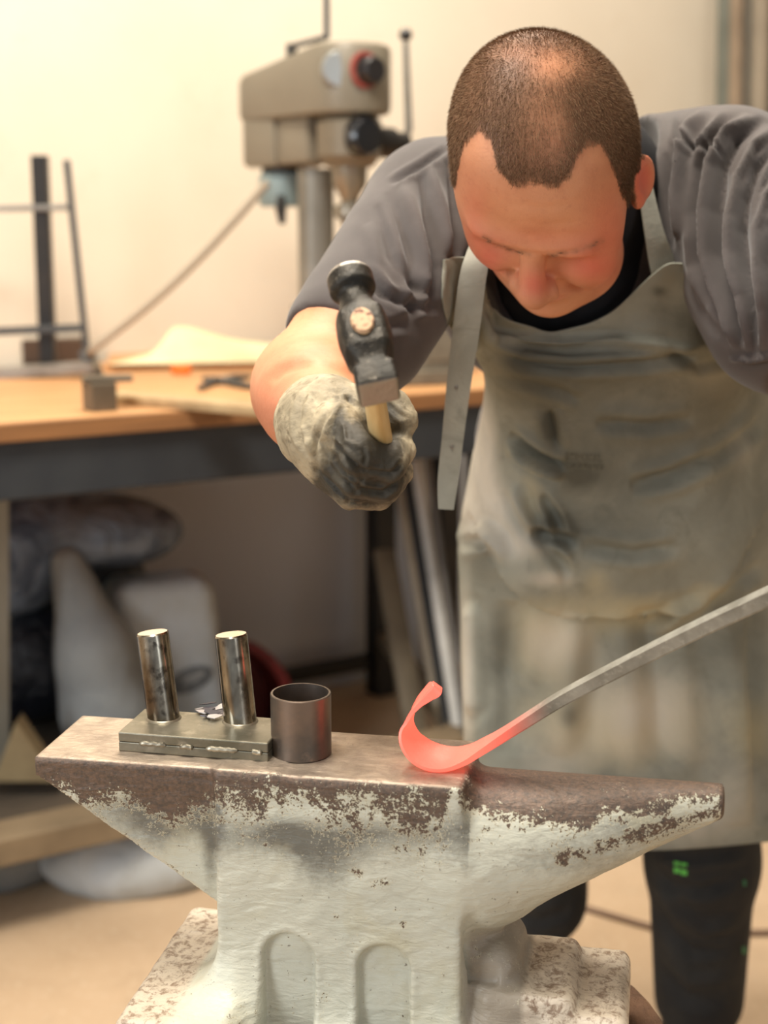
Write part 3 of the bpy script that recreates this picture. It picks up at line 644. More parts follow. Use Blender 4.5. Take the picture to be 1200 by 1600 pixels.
# ------------------------------------------------------------------ bending jig on the anvil
jq = AL(.062, .028, 0.0); JY = AYAW-math.radians(1.5)
jig = thing('bending_jig', 'steel bending jig of two stacked plates with two round upright pins, on the anvil face', 'bending jig', jq, rz=JY)
t_ = MT('milled_steel', (142, 136, 120), .38, .75); t_.var(18, (112, 108, 92), .4, .65).var(60, (168, 160, 142), .55, .7, .7).bump(t_.noise(120), .0006, .5); M_MILL = t_.done()
m = MB(); m.box((.0625, .0290, .00405), (.125, .058, .0079), bev=.0008); m.build('plate', M_MILL, jig, False)
m = MB(); m.box((.0625, .0290, .01215), (.125, .058, .0079), bev=.0010); m.build('plate', M_MILL, jig, False)
wl = simple('weld_bead', (160, 152, 134), .35, .7, (120, 112, 96), 60)
for x0, x1 in ((.018, .040), (.052, .063), (.074, .100), (.112, .120)):
    m = MB(); m.tube([(x, -.0002, .0081+.0003*math.sin(x*900)) for x in np.linspace(x0, x1, 12)], [.0008]+[.0021]*10+[.0008], 8); m.build('weld_seam', wl, jig)
t_ = MT('pin_steel', (178, 170, 154), .16, 1.0); t_.var(26, (104, 92, 78), .42, .60, st=(1, 1, .5)).var(80, (70, 62, 54), .54, .66, .8)
rg = t_.ramp(t_.noise(30, st=(2, 2, .3)), .35, .7, .12, .34); t_.set('Roughness', rg); M_PIN = t_.done()
M_PINTOP = simple('pin_end', (228, 206, 176), .45, .5, (206, 184, 156), 80)
for (bx, by, tx, ty, hgt, r) in ((256, 1122, 244.5, 985, .074, .0132), (375.5, 1127, 366.5, 988, .074, .0134)):
    b0 = Pz(bx, by, .8+.0161); bl = inv(jig, b0); tp = P(tx, ty, (b0-CAM)@FW*1.0); tl_ = inv(jig, tp); dr = (tl_-bl); dr.y = dr.y*.3; dr.normalize()
    q = dr.to_track_quat('Z', 'Y').to_matrix().to_4x4(); Mx = Matrix.Translation(bl)@q; L = (tl_-bl).length
    m = MB(); m.lathe([(0, -.0), (r, -.0), (r, L-.0012), (r-.001, L)], 48, Mx); pn = m.build('pin', M_PIN, jig)
    m = MB(); m.lathe([(r-.001, L), (0, L+.0002)], 48, Mx); o = m.build('pin_face', M_PINTOP, pn, False); o['label'] = 'bright sawn end of the pin'
    m = MB(); m.lathe([(r, 0), (r+.0016, -.0002), (r+.0006, .0012), (r, .0016)], 40, Matrix.Translation(bl)); m.build('weld_ring', wl, pn)
# loose flakes of scale on the jig
fl = [(325, 1108), (318, 1114), (331, 1116), (340, 1107), (322, 1121), (336, 1122), (345, 1114), (312, 1109), (328, 1102), (347, 1103)]
for k, (x, y) in enumerate(fl):
    r = random.Random(k); q = Pz(x, y, .8+.0168); n = 6; a0 = r.random()*6; m = MB(); rr = .0035+.003*r.random()
    m.prism([(rr*(.6+.5*r.random())*math.cos(a0+i*6.283/n)*1.3, rr*(.6+.5*r.random())*math.sin(a0+i*6.283/n)) for i in range(n)], .0006, Matrix.Rotation((r.random()-.5)*.5, 4, 'X')@Matrix.Rotation((r.random()-.5)*.5, 4, 'Y'))
    o = m.build('scale_flake', simple('flake%d' % (k % 2), ((86, 84, 92), (190, 186, 188))[k % 2], .35, .6), None, False); o.location = (q[0], q[1], q[2]+.0008*(k % 3)); tag(o, 'small flake of forge scale lying between the two jig pins', 'scale flake', 'scale flakes on the jig')
# tube
q = Pz(471, 1176, .8); m = MB(); ro, ri, hh = .0242, .0222, .0505
m.lathe([(ri, .0), (ro-.0006, 0), (ro, .0006), (ro, hh-.0006), (ro-.0005, hh), (ri, hh)], 64, closed=True)
t_ = MT('tube_steel', (132, 116, 104), .38, .8); t_.var(20, (104, 98, 92), .4, .65).var(120, (150, 128, 112), .6, .75, .6); o = m.build('pipe_sleeve', t_.done()); o.location = (q[0], q[1], .8002); tag(o, 'short open steel pipe standing on the anvil beside the jig', 'pipe')

# ------------------------------------------------------------------ hot bar
path = [(684, 1070, 1.196, .011, .0090), (680, 1075, 1.196, .017, .0105), (668, 1085, 1.196, .018, .0075), (654, 1099, 1.195, .018, .0048), (643, 1116, 1.194, .021, .0034), (638, 1136, 1.194, .027, .0032), (643, 1157, 1.192, .031, .0032), (658, 1174, 1.190, .033, .0034), (680, 1184, 1.187, .033, .0038),
        (705, 1185.5, 1.184, .030, .0042), (730, 1179, 1.180, .0250, .0052), (755, 1166, 1.176, .0200, .0062), (785, 1149, 1.170, .0140, .0075), (830, 1121, 1.160, .0115, .0090), (880, 1090, 1.150, .0112, .0100), (960, 1048, 1.130, .0115, .0108), (1080, 988, 1.10, .0118, .0112), (1200, 932, 1.07, .012, .0118), (1330, 872, 1.035, .012, .0118), (1440, 822, 1.005, .012, .0118)]
cp = np.array([[*P(a[0], a[1], a[2]), a[3], a[4]] for a in path])
def crom(c, n):
    out = []; m_ = len(c)
    for i in range(m_-1):
        p0, p1, p2, p3 = c[max(i-1, 0)], c[i], c[i+1], c[min(i+2, m_-1)]
        for t in np.linspace(0, 1, n, endpoint=False): out.append(.5*((2*p1)+(-p0+p2)*t+(2*p0-5*p1+4*p2-p3)*t*t+(-p0+3*p1-3*p2+p3)*t**3))
    out.append(c[-1]); return np.array(out)
cc = crom(cp, 7); n = len(cc); Tn = np.gradient(cc[:, :3], axis=0); Tn /= np.linalg.norm(Tn, axis=1)[:, None]
side = np.array([.34, .90, .30]); VV = []; heat = []
low = None
sec = [(-1, -1), (-.82, -1), (.82, -1), (1, -.7), (1, .7), (.82, 1), (-.82, 1), (-1, .7)]
for i in range(n):
    s_ = side-Tn[i]*(side@Tn[i]); s_ /= np.linalg.norm(s_); nn = np.cross(s_, Tn[i]); wv, hv = cc[i, 3]/2, cc[i, 4]/2
    for a, b in sec: VV.append(cc[i, :3]+s_*wv*a+nn*hv*b); heat.append(i/(n-1))
VV = np.array(VV); VV = CAM+(VV-CAM)*((.8004-CAM[2])/(VV[:int(len(VV)*.6), 2].min()-CAM[2]))
k = len(sec); F = [[i*k+j, i*k+(j+1) % k, (i+1)*k+(j+1) % k, (i+1)*k+j] for i in range(n-1) for j in range(k)]
pxb, _, _ = project(VV); order = np.array(heat)
ht = np.clip((862-pxb)/120, 0, 1)**1.3; ht[order > .85] = 0
e0_ = (n-1)*k; F += [[0, 3, 2, 1], [0, 5, 4, 3], [0, 7, 6, 5], [e0_, e0_+1, e0_+2, e0_+3], [e0_, e0_+3, e0_+4, e0_+5], [e0_, e0_+5, e0_+6, e0_+7]]
o = qmesh('forged_bar', VV, np.array(F), None, None, {'glow': ht}); o.data.set_sharp_from_angle(angle=.5)
tt = MT('hot_steel', (158, 156, 146), .45, .30); tt.var(30, (126, 124, 114), .4, .65).var(160, (176, 174, 162), .55, .7, .6).bump(tt.noise(160), .0008, .6)
hh = tt.attr('glow'); tt.mix(tt.ramp(hh, .0, .5), (176, 120, 110))
tt.L.new(tt.ramp(hh, .0, 1.0, 0, 1.35), tt.b.inputs['Emission Strength']); em = tt.N.new('ShaderNodeValToRGB')
em.color_ramp.elements[0].color = (.25, .02, .01, 1); em.color_ramp.elements[1].color = lin((255, 78, 58)); em.color_ramp.elements[1].position = .75; tt.L.new(hh, em.inputs[0]); tt.L.new(em.outputs[0], tt.b.inputs['Emission Color'])
o.data.materials.clear(); o.data.materials.append(tt.done()); o.name = 'forged_bar'; tag(o, 'long steel bar whose glowing red end is curled into a hook on the anvil', 'steel bar')
BAR = cc

# ------------------------------------------------------------------ hammer
HE = P(567, 505, .972); HB = P(600, 715, 1.110); hx = (HE-HB); hx /= np.linalg.norm(hx)      # handle direction towards the eye
h1 = P(545, 428, 1.0); h2 = P(589, 600, .95); ha = (h2-h1); ha -= hx*(ha@hx); ha /= np.linalg.norm(ha); hs = np.cross(hx, ha)
# local frame of the hammer: x = head axis towards the square peen, y = sideways, z = handle direction out of the eye
RH = np.stack([ha, hs, hx], 1); HC = HE-hx*.016
ham = thing('hammer', 'blacksmith hammer with dark forged head and pale wooden handle, raised above the anvil', 'hammer', HC); ham.rotation_euler = Matrix(RH.tolist()).to_euler()
def hammer(p):
    x, y, z = p[:, 0], p[:, 1], p[:, 2]
    d = ell(p, (.0, 0, 0), (.030, .0175, .0165)); d = su(d, rbox(p, (.0, 0, 0), (.018, .0148, .0155), .004), .008)
    d = su(d, rcone(p, (.0, 0, 0), (-.040, 0, 0), .013, .0110), .01)
    d = su(d, rbox(p, (.028, 0, 0), (.016, .0105, .0125), .003), .008)
    d = su(d, rbox(p, (.0395, 0, 0), (.009, .0142, .0135), .0025), .004)
    q = np.stack([x+.050, y, z], 1); rr = np.hypot(q[:, 1], q[:, 2]); fc = np.maximum(rr-.0165, np.abs(q[:, 0])-.009)+0
    fc = np.hypot(np.maximum(rr-.0125, 0), np.maximum(np.abs(q[:, 0])-.005, 0))+np.minimum(np.maximum(rr-.0125, np.abs(q[:, 0])-.005), 0)-.004
    d = su(d, fc, .006)
    eye = np.maximum(np.sqrt((x/.0115)**2+(y/.0085)**2)-1, 0)*.01-np.minimum(1, 0)
    return d
V, Q = model(hammer, (-.070, -.024, -.024), (.06, .024, .024), .0011, 1)
tt = MT('forged_black', (58, 54, 48), .38, .7); tt.var(60, (44, 42, 38), .4, .6).var(260, (128, 120, 108), .62, .72, .8).bump(tt.noise(220, 4, .7), .0014, .8)
fx = np.clip((-.0545-V[:, 0])/.0015, 0, 1)+.3*np.clip((V[:, 0]-.0475)/.001, 0, 1)+np.clip(.35*np.exp(-((V[:, 0]-.0485)/.0010)**2), 0, 1)
tt.mix(tt.attr('face'), (196, 188, 176)); tt.set('Roughness', tt.ramp(tt.attr('face'), 0, 1, .4, .25))
qmesh('head', V, Q, tt.done(), ham, {'face': np.clip(fx, 0, 1)})
tt = MT('ash_handle', (214, 186, 132), .5); tt.var(8, (190, 156, 100), .4, .65, st=(8, 8, 1)).bump(tt.noise(30, st=(9, 9, 1)), .0008, .3)
def handle(p):
    z = p[:, 2]; t = np.clip(-z/.12, 0, 1); rx = .0115+.0035*t; ry = .0070+.0016*t
    k0 = (np.sqrt((p[:, 0]/rx)**2+(p[:, 1]/ry)**2)-1)*ry
    return np.maximum(np.maximum(k0, z-.0195), -(z+.152))
V, Q = model(handle, (-.02, -.016, -.175), (.02, .016, .024), .0016, 1)
hd_ = qmesh('handle', V, Q, tt.done(), ham)
tt = MT('end_grain', (206, 168, 130), .7); tt.var(200, (120, 76, 56), .5, .62).bump(tt.noise(300), .001, .8)
m = MB(); m.lathe([(.0085, 0), (.0075, .0022), (.003, .003), (0, .0026)], 24, Matrix.Translation((0, 0, .0186))@Matrix.Diagonal((1.35, .95, 1, 1))); o = m.build('end_grain', tt.done(), hd_); o['label'] = 'rough wedged wooden end poking out of the eye'

# ================================================================== THE SMITH
def surf_bvh(V, Q): return BVHTree.FromPolygons([tuple(v) for v in V], [tuple(int(i) for i in q) for q in Q])
# head frame: left, forward, up
def rotm(axis, deg):
    return np.array(Matrix.Rotation(math.radians(deg), 3, Vector(axis)))
HO = P(857, 256, 1.305); TH = math.radians(57)
hf = np.array([0, -math.cos(TH), -math.sin(TH)]); hu = np.array([0, -math.sin(TH), math.cos(TH)]); hl = np.array([1.0, 0, 0])
Ry = rotm(UP, -15.0); hl, hf = Ry@hl, Ry@hf
Rr = rotm(FW, 6.5); hl, hf, hu = Rr@hl, Rr@hf, Rr@hu
HM = np.stack([hl, hf, hu], 1)
def HW(x, y, z): return HO+HM@np.array([x, y, z])
NB = P(905, 300, 1.50)                                    # neck base
def head(p):
    q = ((p-HO.astype(np.float32))@HM.astype(np.float32)); x = np.abs(q[:, 0]); q2 = np.stack([x, q[:, 1], q[:, 2]], 1)
    d = ell(q2, (0, -.005, .035), (.0800, .091, .080))
    d = su(d, ell(q2, (0, .030, .040), (.0690, .060, .056)), .02)
    d = su(d, ell(q2, (0, .030, -.035), (.0680, .062, .070)), .02)
    d = su(d, ell(q2, (0, .030, -.075), (.060, .056, .042)), .02)
    d = su(d, ell(q2, (0, .076, -.099), (.026, .022, .018)), .022)
    d = su(d, ell(q2, (.038, .064, -.036), (.028, .027, .030)), .02)                # cheeks
    d = su(d, ell(q2, (.036, .048, .004), (.036, .038, .045)), .02)
    d = su(d, ell(q2, (.030, .020, -.100), (.03, .045, .02)), .03)                 # under jaw
    b = np.minimum(x/.045, 1)
    d = su(d, ell(q2, (.022, .086, .010), (.030, .0135, .0095)), .016)              # brow ridge
    d = ss(d, ell(q2, (.032, .099, -.010), (.017, .014, .010)), .014)               # eye sockets
    d = su(d, ell(q2, (.031, .074, -.008), (.0145, .0135, .0125)), .004)            # lids
    d = ss(d, rcone(q2, (.019, .0885, -.0145), (.042, .0825, -.0135), .0011, .0009), .0015)
    d = su(d, rcone(q2, (0, .090, .002), (0, .112, -.036), .0090, .0130), .010)     # nose
    d = su(d, ell(q2, (0, .1145, -.0400), (.0130, .0120, .0115)), .008)
    d = su(d, ell(q2, (.0145, .103, -.0415), (.0095, .0110, .0090)), .007)
    d = ss(d, ell(q2, (.0070, .106, -.0500), (.0038, .0055, .0035)), .003)          # nostrils
    d = su(d, ell(q2, (0, .080, -.067), (.026, .016, .014)), .014)                  # mouth area
    d = su(d, rcone(q2, (0, .0985, -.0630), (.021, .088, -.0665), .0042, .0026), .004)
    d = su(d, rcone(q2, (0, .0975, -.0735), (.019, .0885, -.0715), .0052, .003), .004)
    d = ss(d, rcone(q2, (0, .1035, -.0682), (.024, .091, -.0688), .0012, .0010), .002)
    d = ss(d, rcone(q2, (.020, .098, -.044), (.036, .078, -.066), .0025, .003), .012) # nasolabial
    # ears
    er = np.array(Matrix.Rotation(math.radians(22), 3, 'Z')@Matrix.Rotation(math.radians(-12), 3, 'X'))
    e = ell(q2, (.0825, -.006, -.004), (.0062, .0190, .0345), er)
    e = ss(e, ell(q2, (.0885, -.004, -.002), (.0055, .0110, .0220), er), .003)
    e = su(e, ell(q2, (.079, .002, -.024), (.006, .009, .010)), .006)
    d = su(d, e, .006)
    d = su(d, rcone(p, HW(0, -.035, -.050), NB, .056, .062), .025)
    return d
lo = HO-np.array([.14, .16, .17]); hi = HO+np.array([.16, .27, .16])
Vh, Qh = model(head, lo, hi, .0019, 1)
Vh = folds(Vh, Qh, [([(790, 388), (815, 394), (850, 398), (885, 395), (910, 388)], 4, -.0008), ([(745, 375), (780, 386)], 5, -.0006), ([(800, 345), (850, 352), (910, 346)], 5, -.0005), ([(795, 318), (850, 325), (905, 316)], 5, -.0004)])
SH_R = P(655, 345, 1.46); EL_R = P(484, 608, 1.31); WR_R = P(508, 664, 1.150)
SH_L = P(1125, 292, 1.50); EL_L = P(1335, 590, 1.38); WR_L = P(1330, 830, 1.16)
HD_L = crom(np.array([P(1300, 886, 1.05), P(1390, 845, 1.02)]), 2)[1]
PEL = P(985, 880, 1.86); CH = P(915, 470, 1.62)
KN_L = PY(1097, 1345, 1.84); AN_L = np.array([PY(1088, 1640, 1.90)[0], 1.90, .09]); KN_R = PY(838, 1400, 1.93); AN_R = np.array([PY(805, 1560, 2.12)[0], 2.12, .10])
HIP_L = PEL+np.array([.085, .0, -.03]); HIP_R = PEL+np.array([-.085, .02, -.03])
# right hand in its glove: knuckle, joints and tip of every finger, closed around the handle
FG = [[(526, 664, 1.088, .0150), (562, 712, 1.066, .0148), (606, 724, 1.076, .0140), (627, 704, 1.100, .0125)],
      [(520, 698, 1.100, .0155), (556, 747, 1.080, .0150), (600, 756, 1.093, .0142), (622, 736, 1.115, .0125)],
      [(519, 727, 1.113, .0145), (549, 766, 1.100, .0138), (590, 772, 1.112, .0130), (612, 752, 1.135, .0120)],
      [(526, 742, 1.130, .0130), (550, 774, 1.125, .0122), (580, 776, 1.136, .0115), (600, 762, 1.150, .0105)]]
TB = [(548, 655, 1.128, .0190), (582, 628, 1.122, .0150), (612, 636, 1.114, .0140), (630, 658, 1.106, .0125)]
def chain(p, pts, s=0.0):
    d = None
    for a, b in zip(pts[:-1], pts[1:]):
        e = rcone(p, P(*a[:3]), P(*b[:3]), a[3]-s, b[3]-s); d = e if d is None else su(d, e, .003)
    return d
def hand_r(p, s=0.0):
    d = rcone(p, P(508, 662, 1.140), P(545, 712, 1.128), .035-s, .032-s)
    d = su(d, rcone(p, P(540, 690, 1.120), P(560, 745, 1.125), .028-s, .025-s), .012)
    for f in FG:
        e = chain(p, f, s); d = su(d, e, .0025)
    return su(d, chain(p, TB, s), .008)
GD = (P(1440, 822, 1.005)-P(1330, 872, 1.035)); GD /= np.linalg.norm(GD)           # direction of the bar in the left hand
HL0 = P(1385, 847, 1.02)
WR_L = HL0+np.array([.03, .115, .055])
def hand_l(p, s=0.0):
    c = HL0; n = WR_L-c; n = n-GD*(n@GD); n /= np.linalg.norm(n); o = np.cross(GD, n)
    d = rcone(p, WR_L, c+n*.034, .030-s, .033-s); d = su(d, rcone(p, c+n*.036-GD*.025, c+n*.036+GD*.025, .026-s, .024-s), .02)
    for k in range(4):
        b = c+GD*(.033-.022*k); r = (.0125, .013, .0125, .0115)[k]-s
        q0, q1, q2, q3 = b+n*.034+o*.020, b+n*.002+o*.024, b-n*.022+o*.004, b-n*.016-o*.018
        e = su(su(rcone(p, q0, q1, r, r), rcone(p, q1, q2, r, r*.95), .003), rcone(p, q2, q3, r*.95, r*.85), .003); d = su(d, e, .005)
    e = su(rcone(p, c+n*.03+GD*.03, c+n*.008-o*.022+GD*.045, .016-s, .0135-s), rcone(p, c+n*.008-o*.022+GD*.045, c-n*.014-o*.026+GD*.03, .0135-s, .012-s), .004)
    return su(d, e, .008)
def body(p):
    d = rcone(p, NB, CH, .062, .10)
    d = su(d, rcone(p, CH, PEL, .115, .13), .06)
    d = su(d, rcone(p, SH_R, SH_L, .042, .042), .04)
    for a, b, c, h, ra in ((SH_R, EL_R, WR_R, 0, (.055, .047, .043, .033)), (SH_L, EL_L, WR_L, 1, (.058, .048, .044, .031))):
        e = su(rcone(p, a, b, ra[0], ra[1]), rcone(p, b, c, ra[1]*.98, ra[3]), .02)
        m_ = b+(c-b)*.3; e = su(e, rcone(p, b, m_, .047, .049), .02); d = su(d, e, .02)
    d = su(d, np.minimum(hand_r(p, .0058), hand_l(p, .005)), .006)
    for hp, k, a in ((HIP_L, KN_L, AN_L), (HIP_R, KN_R, AN_R)):
        e = su(rcone(p, hp, k, .085, .052), rcone(p, k, a, .050, .036), .02); e = su(e, rcone(p, a, a+np.array([0, -.14, -.05]), .032, .022), .02); d = su(d, e, .03)
    return d
Vb, Qb = model(body, (-.16, .92, .0), (.62, 2.3, 1.42), .0045, 2)
mb_ = Vb[:, 2] > -1
# merge head (fine) with body (coarser); the joint lies inside the neckline
V = np.concatenate([Vh, Vb]); Q = np.concatenate([Qh, Qb+len(Vh)]); isH = np.arange(len(V)) < len(Vh)
V[~isH] = folds(V[~isH], Qb, [([(500, 580), (470, 572), (440, 580), (425, 598)], 7, -.004), ([(560, 590), (520, 580), (490, 585)], 8, -.004), ([(470, 640), (440, 650), (420, 640)], 9, -.0015)])
px, py, dd = project(V); N = vnormals(V, Q); q = (V-HO)@HM
facing = ((N*(V-CAM)).sum(1) < 0)
HL = [(690, 300), (712, 296), (717, 262), (726, 228), (751, 207), (768, 226), (777, 268), (797, 292), (835, 287), (870, 296), (890, 278), (903, 246), (918, 226), (942, 232), (957, 262), (968, 300), (982, 326), (994, 322), (1003, 250), (1030, 240)]
hx_, hy_ = np.array(HL).T
line = np.interp(px, hx_, hy_)
jit = 7*vnoise(V, 900, 3, 2)+6*vnoise(V, 250, 8, 2)
front = (py+jit < line) & facing & (q[:, 2] > -.03)
back = (q[:, 1] < -.012) & (q[:, 2] > -.055) & ~facing | (q[:, 1] < .03) & (q[:, 2] > .03) | (q[:, 1] < -.02) & (q[:, 2] > -.05)
isear = (np.abs(q[:, 0]) > .079) & (q[:, 2] < .022) & (q[:, 2] > -.05) & (np.abs(q[:, 1]) < .03)
back = back & (q[:, 2]+.9*q[:, 1] < .20) & ((q[:, 1] < .018) | front)
hair = isH & (front | back) & ~isear
thin = np.clip(blob(px, py, [(865, 100, 46, 26, .75), (850, 175, 34, 60, .45), (800, 80, 30, 16, .35), (840, 240, 50, 40, .30), (875, 215, 20, 50, .25)]), 0, .85)*isH
soft = np.clip((line-py+4)/16, .0, 1); soft = np.where(front & facing & (py > 190), soft, 1.0)
stub = hair*(1-thin*.75)*np.where(isH, .35+.65*soft, 1)
mus = np.clip(blob(px, py, [(835, 478, 55, 14, .5), (905, 455, 40, 16, .5), (790, 452, 22, 16, .4), (985, 330, 12, 30, .5)]), 0, 1)*isH*~hair
brow = np.zeros(len(V)); b1, _, _ = pdist(px, py, [(757, 369), (775, 382), (800, 391), (826, 397)]); b2, _, _ = pdist(px, py, [(858, 398), (890, 395), (918, 386), (940, 376)])
brow = np.exp(-(np.minimum(b1, b2)/4.5)**2)*.62*isH*facing*np.clip(.6+.6*vnoise(V, 600, 77, 2), 0, 1)
red = np.clip(blob(px, py, [(836, 445, 24, 24, .85), (765, 408, 26, 30, .8), (928, 418, 46, 32, .8), (1003, 280, 18, 50, 1.0), (850, 372, 110, 18, .25), (740, 350, 20, 60, .4), (955, 350, 40, 50, .5), (435, 640, 60, 60, .35), (460, 560, 60, 30, .25)]), 0, 1)
lips = np.clip(np.exp(-((q[:, 0]/.022)**2+((q[:, 2]+.068)/.008)**2)*1.5), 0, 1)*(q[:, 1] > .085)*isH
tt = MT('skin', (208, 146, 108), .52, spec=.35); tt.b.inputs['Subsurface Weight'].default_value = .12; tt.b.inputs['Subsurface Radius'].default_value = (.012, .005, .003); tt.b.inputs['Subsurface Scale'].default_value = 1.0
tt.var(24, (192, 126, 90), .4, .7, .7).var(140, (180, 114, 84), .55, .75, .35)
tt.mix(tt.ramp(tt.attr('red'), 0, 1, 0, .75), (208, 94, 80)); tt.mix(tt.attr('lips'), (196, 104, 96)); tt.mix(tt.ramp(tt.attr('beard'), 0, 1, 0, .7), (160, 112, 84)); tt.mix(tt.attr('brow'), (128, 88, 62))
tt.mix(tt.ramp(tt.math('ADD', tt.attr('scalp'), tt.math('MULTIPLY', tt.noise(500, 3), .3)), .2, 1.15, 0, .86), (98, 72, 52)); tt.bump(tt.noise(420, 3), .0005, .5).bump(tt.noise(60), .0008, .4)
person = qmesh('person', V, Q, tt.done(), None, {'red': red, 'scalp': stub, 'beard': mus, 'brow': brow, 'lips': lips})
tag(person, 'man in grey shirt and leather apron leaning over the anvil with a raised hammer', 'person')
# short hair: separate strands grown on the scalp
def strands(name, mask, count, dens, L0, L1, wd, mat, comb, label=None, lift=.55):
    Qs = Qh[mask[Qh].all(1)]; a = np.linalg.norm(np.cross(Vh[Qs[:, 1]]-Vh[Qs[:, 0]], Vh[Qs[:, 3]]-Vh[Qs[:, 0]]), axis=1)*dens[Qs].mean(1)
    f = rng.choice(len(Qs), count, p=a/a.sum()); u, v = rng.random((2, count)); A, B_, C_, D_ = [Vh[Qs[f, k]] for k in range(4)]
    p0 = (A*(1-u)[:, None]+B_*u[:, None])*(1-v)[:, None]+(D_*(1-u)[:, None]+C_*u[:, None])*v[:, None]; n_ = N[:len(Vh)][Qs[f, 0]]
    cb = comb(p0); cb = cb-n_*(cb*n_).sum(1)[:, None]; cb /= np.linalg.norm(cb, axis=1)[:, None]+1e-9
    dr = n_*lift+cb*.8+rng.normal(size=(count, 3))*.20; dr /= np.linalg.norm(dr, axis=1)[:, None]
    L = (L0+(L1-L0)*rng.random(count))[:, None]; sd = np.cross(dr, rng.normal(size=(count, 3))); sd /= np.linalg.norm(sd, axis=1)[:, None]
    VV = np.concatenate([p0+sd*wd-n_*.0004, p0-sd*wd-n_*.0004, p0+dr*L]); i = np.arange(count); T = np.stack([i, i+count, i+2*count], 1)
    sh = rng.random(count); o = qmesh(name, VV, T, mat, person, {'shade': np.concatenate([sh, sh, sh])}); tag(o, label, kind='stuff'); return o
tt = MT('hair_brown', (84, 62, 44), .75, spec=.15); tt.mix(tt.attr('shade'), (136, 106, 78)); M_HAIR = tt.done()
qh = q[:len(Vh)]; pxh = px[:len(Vh)]; pyh = py[:len(Vh)]
def combdir(p0): return np.tile(hf*.9-hu*.25, (len(p0), 1))
dn = np.clip(1-thin[:len(Vh)]*1.05, .12, 1)*(.12+.88*soft[:len(Vh)])
strands('hair', hair[:len(Vh)], 90000, dn, .0030, .0060, .00016, M_HAIR, combdir)
tt = MT('brow_hair', (128, 92, 64), .5); strands('eyebrow', (brow[:len(Vh)] > .30), 500, np.ones(len(Vh)), .003, .005, .00018, tt.done(), lambda p0: np.sign((p0-HO)@hl)[:, None]*hl[None], lift=.25)

# ------------------------------------------------------------------ undershirt, T-shirt
def torso(p, g):
    d = ell(p, P(912, 452, 1.585), (.165+g, .115+g, .125+g)); d = su(d, ell(p, P(965, 690, 1.72), (.172+g, .125+g, .15+g)), .07); d = su(d, ell(p, P(985, 880, 1.86), (.165+g, .12+g, .12+g)), .06)
    d = su(d, rcone(p, P(905, 285, 1.56), P(912, 420, 1.58), .068+g, .10+g), .05)
    return d
def undersh(p):
    d = torso(p, -.009); d = su(d, rcone(p, HW(0, -.045, -.085), NB, .064, .085), .02); d = su(d, rcone(p, P(900, 285, 1.47), P(905, 330, 1.53), .078, .09), .03)
    return d
M_UNDER = simple('black_cotton', (22, 22, 25), .85, 0, (30, 30, 34), 30, .0004)
V, Q = model(undersh, P(905, 450, 1.55)-np.array([.24, .25, .30]), P(905, 450, 1.55)+np.array([.24, .25, .30]), .005, 2)
pxu, pyu, _ = project(V); V = folds(V, Q, [([(800, 500), (870, 510), (940, 480), (1000, 420)], 10, .003), ([(790, 470), (860, 495)], 8, .002), ([(1020, 260), (1030, 340), (1010, 420)], 8, .003)])
qmesh('undershirt', V, Q, M_UNDER, person)['label'] = 'black undershirt showing in the open neck'
SL_R = P(530, 548, 1.345)
dR = (EL_R-SH_R)/np.linalg.norm(EL_R-SH_R); dL = (EL_L-SH_L)/np.linalg.norm(EL_L-SH_L)
eR = float((SL_R-SH_R)@dR); eL = .235
NH = P(880, 375, 1.40)
def shirt(p):
    d = torso(p, -.002)
    d = su(d, rcone(p, P(690, 318, 1.48), P(1060, 280, 1.53), .066, .070), .05)
    r = rcone(p, P(670, 354, 1.465), P(545, 520, 1.36), .070, .060); r = su(r, rcone(p, P(640, 400, 1.44), P(590, 545, 1.385), .055, .040), .04)
    r = np.maximum(r, (p-A3(SH_R))@A3(dR)-eR)
    l = rcone(p, P(1135, 298, 1.48), P(1245, 480, 1.40), .086, .088); l = su(l, rcone(p, P(1150, 380, 1.45), P(1205, 500, 1.42), .06, .052), .03)
    l = np.maximum(l, (p-A3(SH_L))@A3(dL)-eL)
    d = su(su(d, r, .035), l, .03)
    # neck opening
    d = ss(d, ell(p, P(893, 388, 1.40), (.088, .17, .118)), .006)
    d = ss(d, ell(p, P(905, 250, 1.50), (.082, .10, .10)), .006)
    return d
V, Q = model(shirt, (-.12, 1.15, .72), (.60, 2.02, 1.42), .0035, 2)
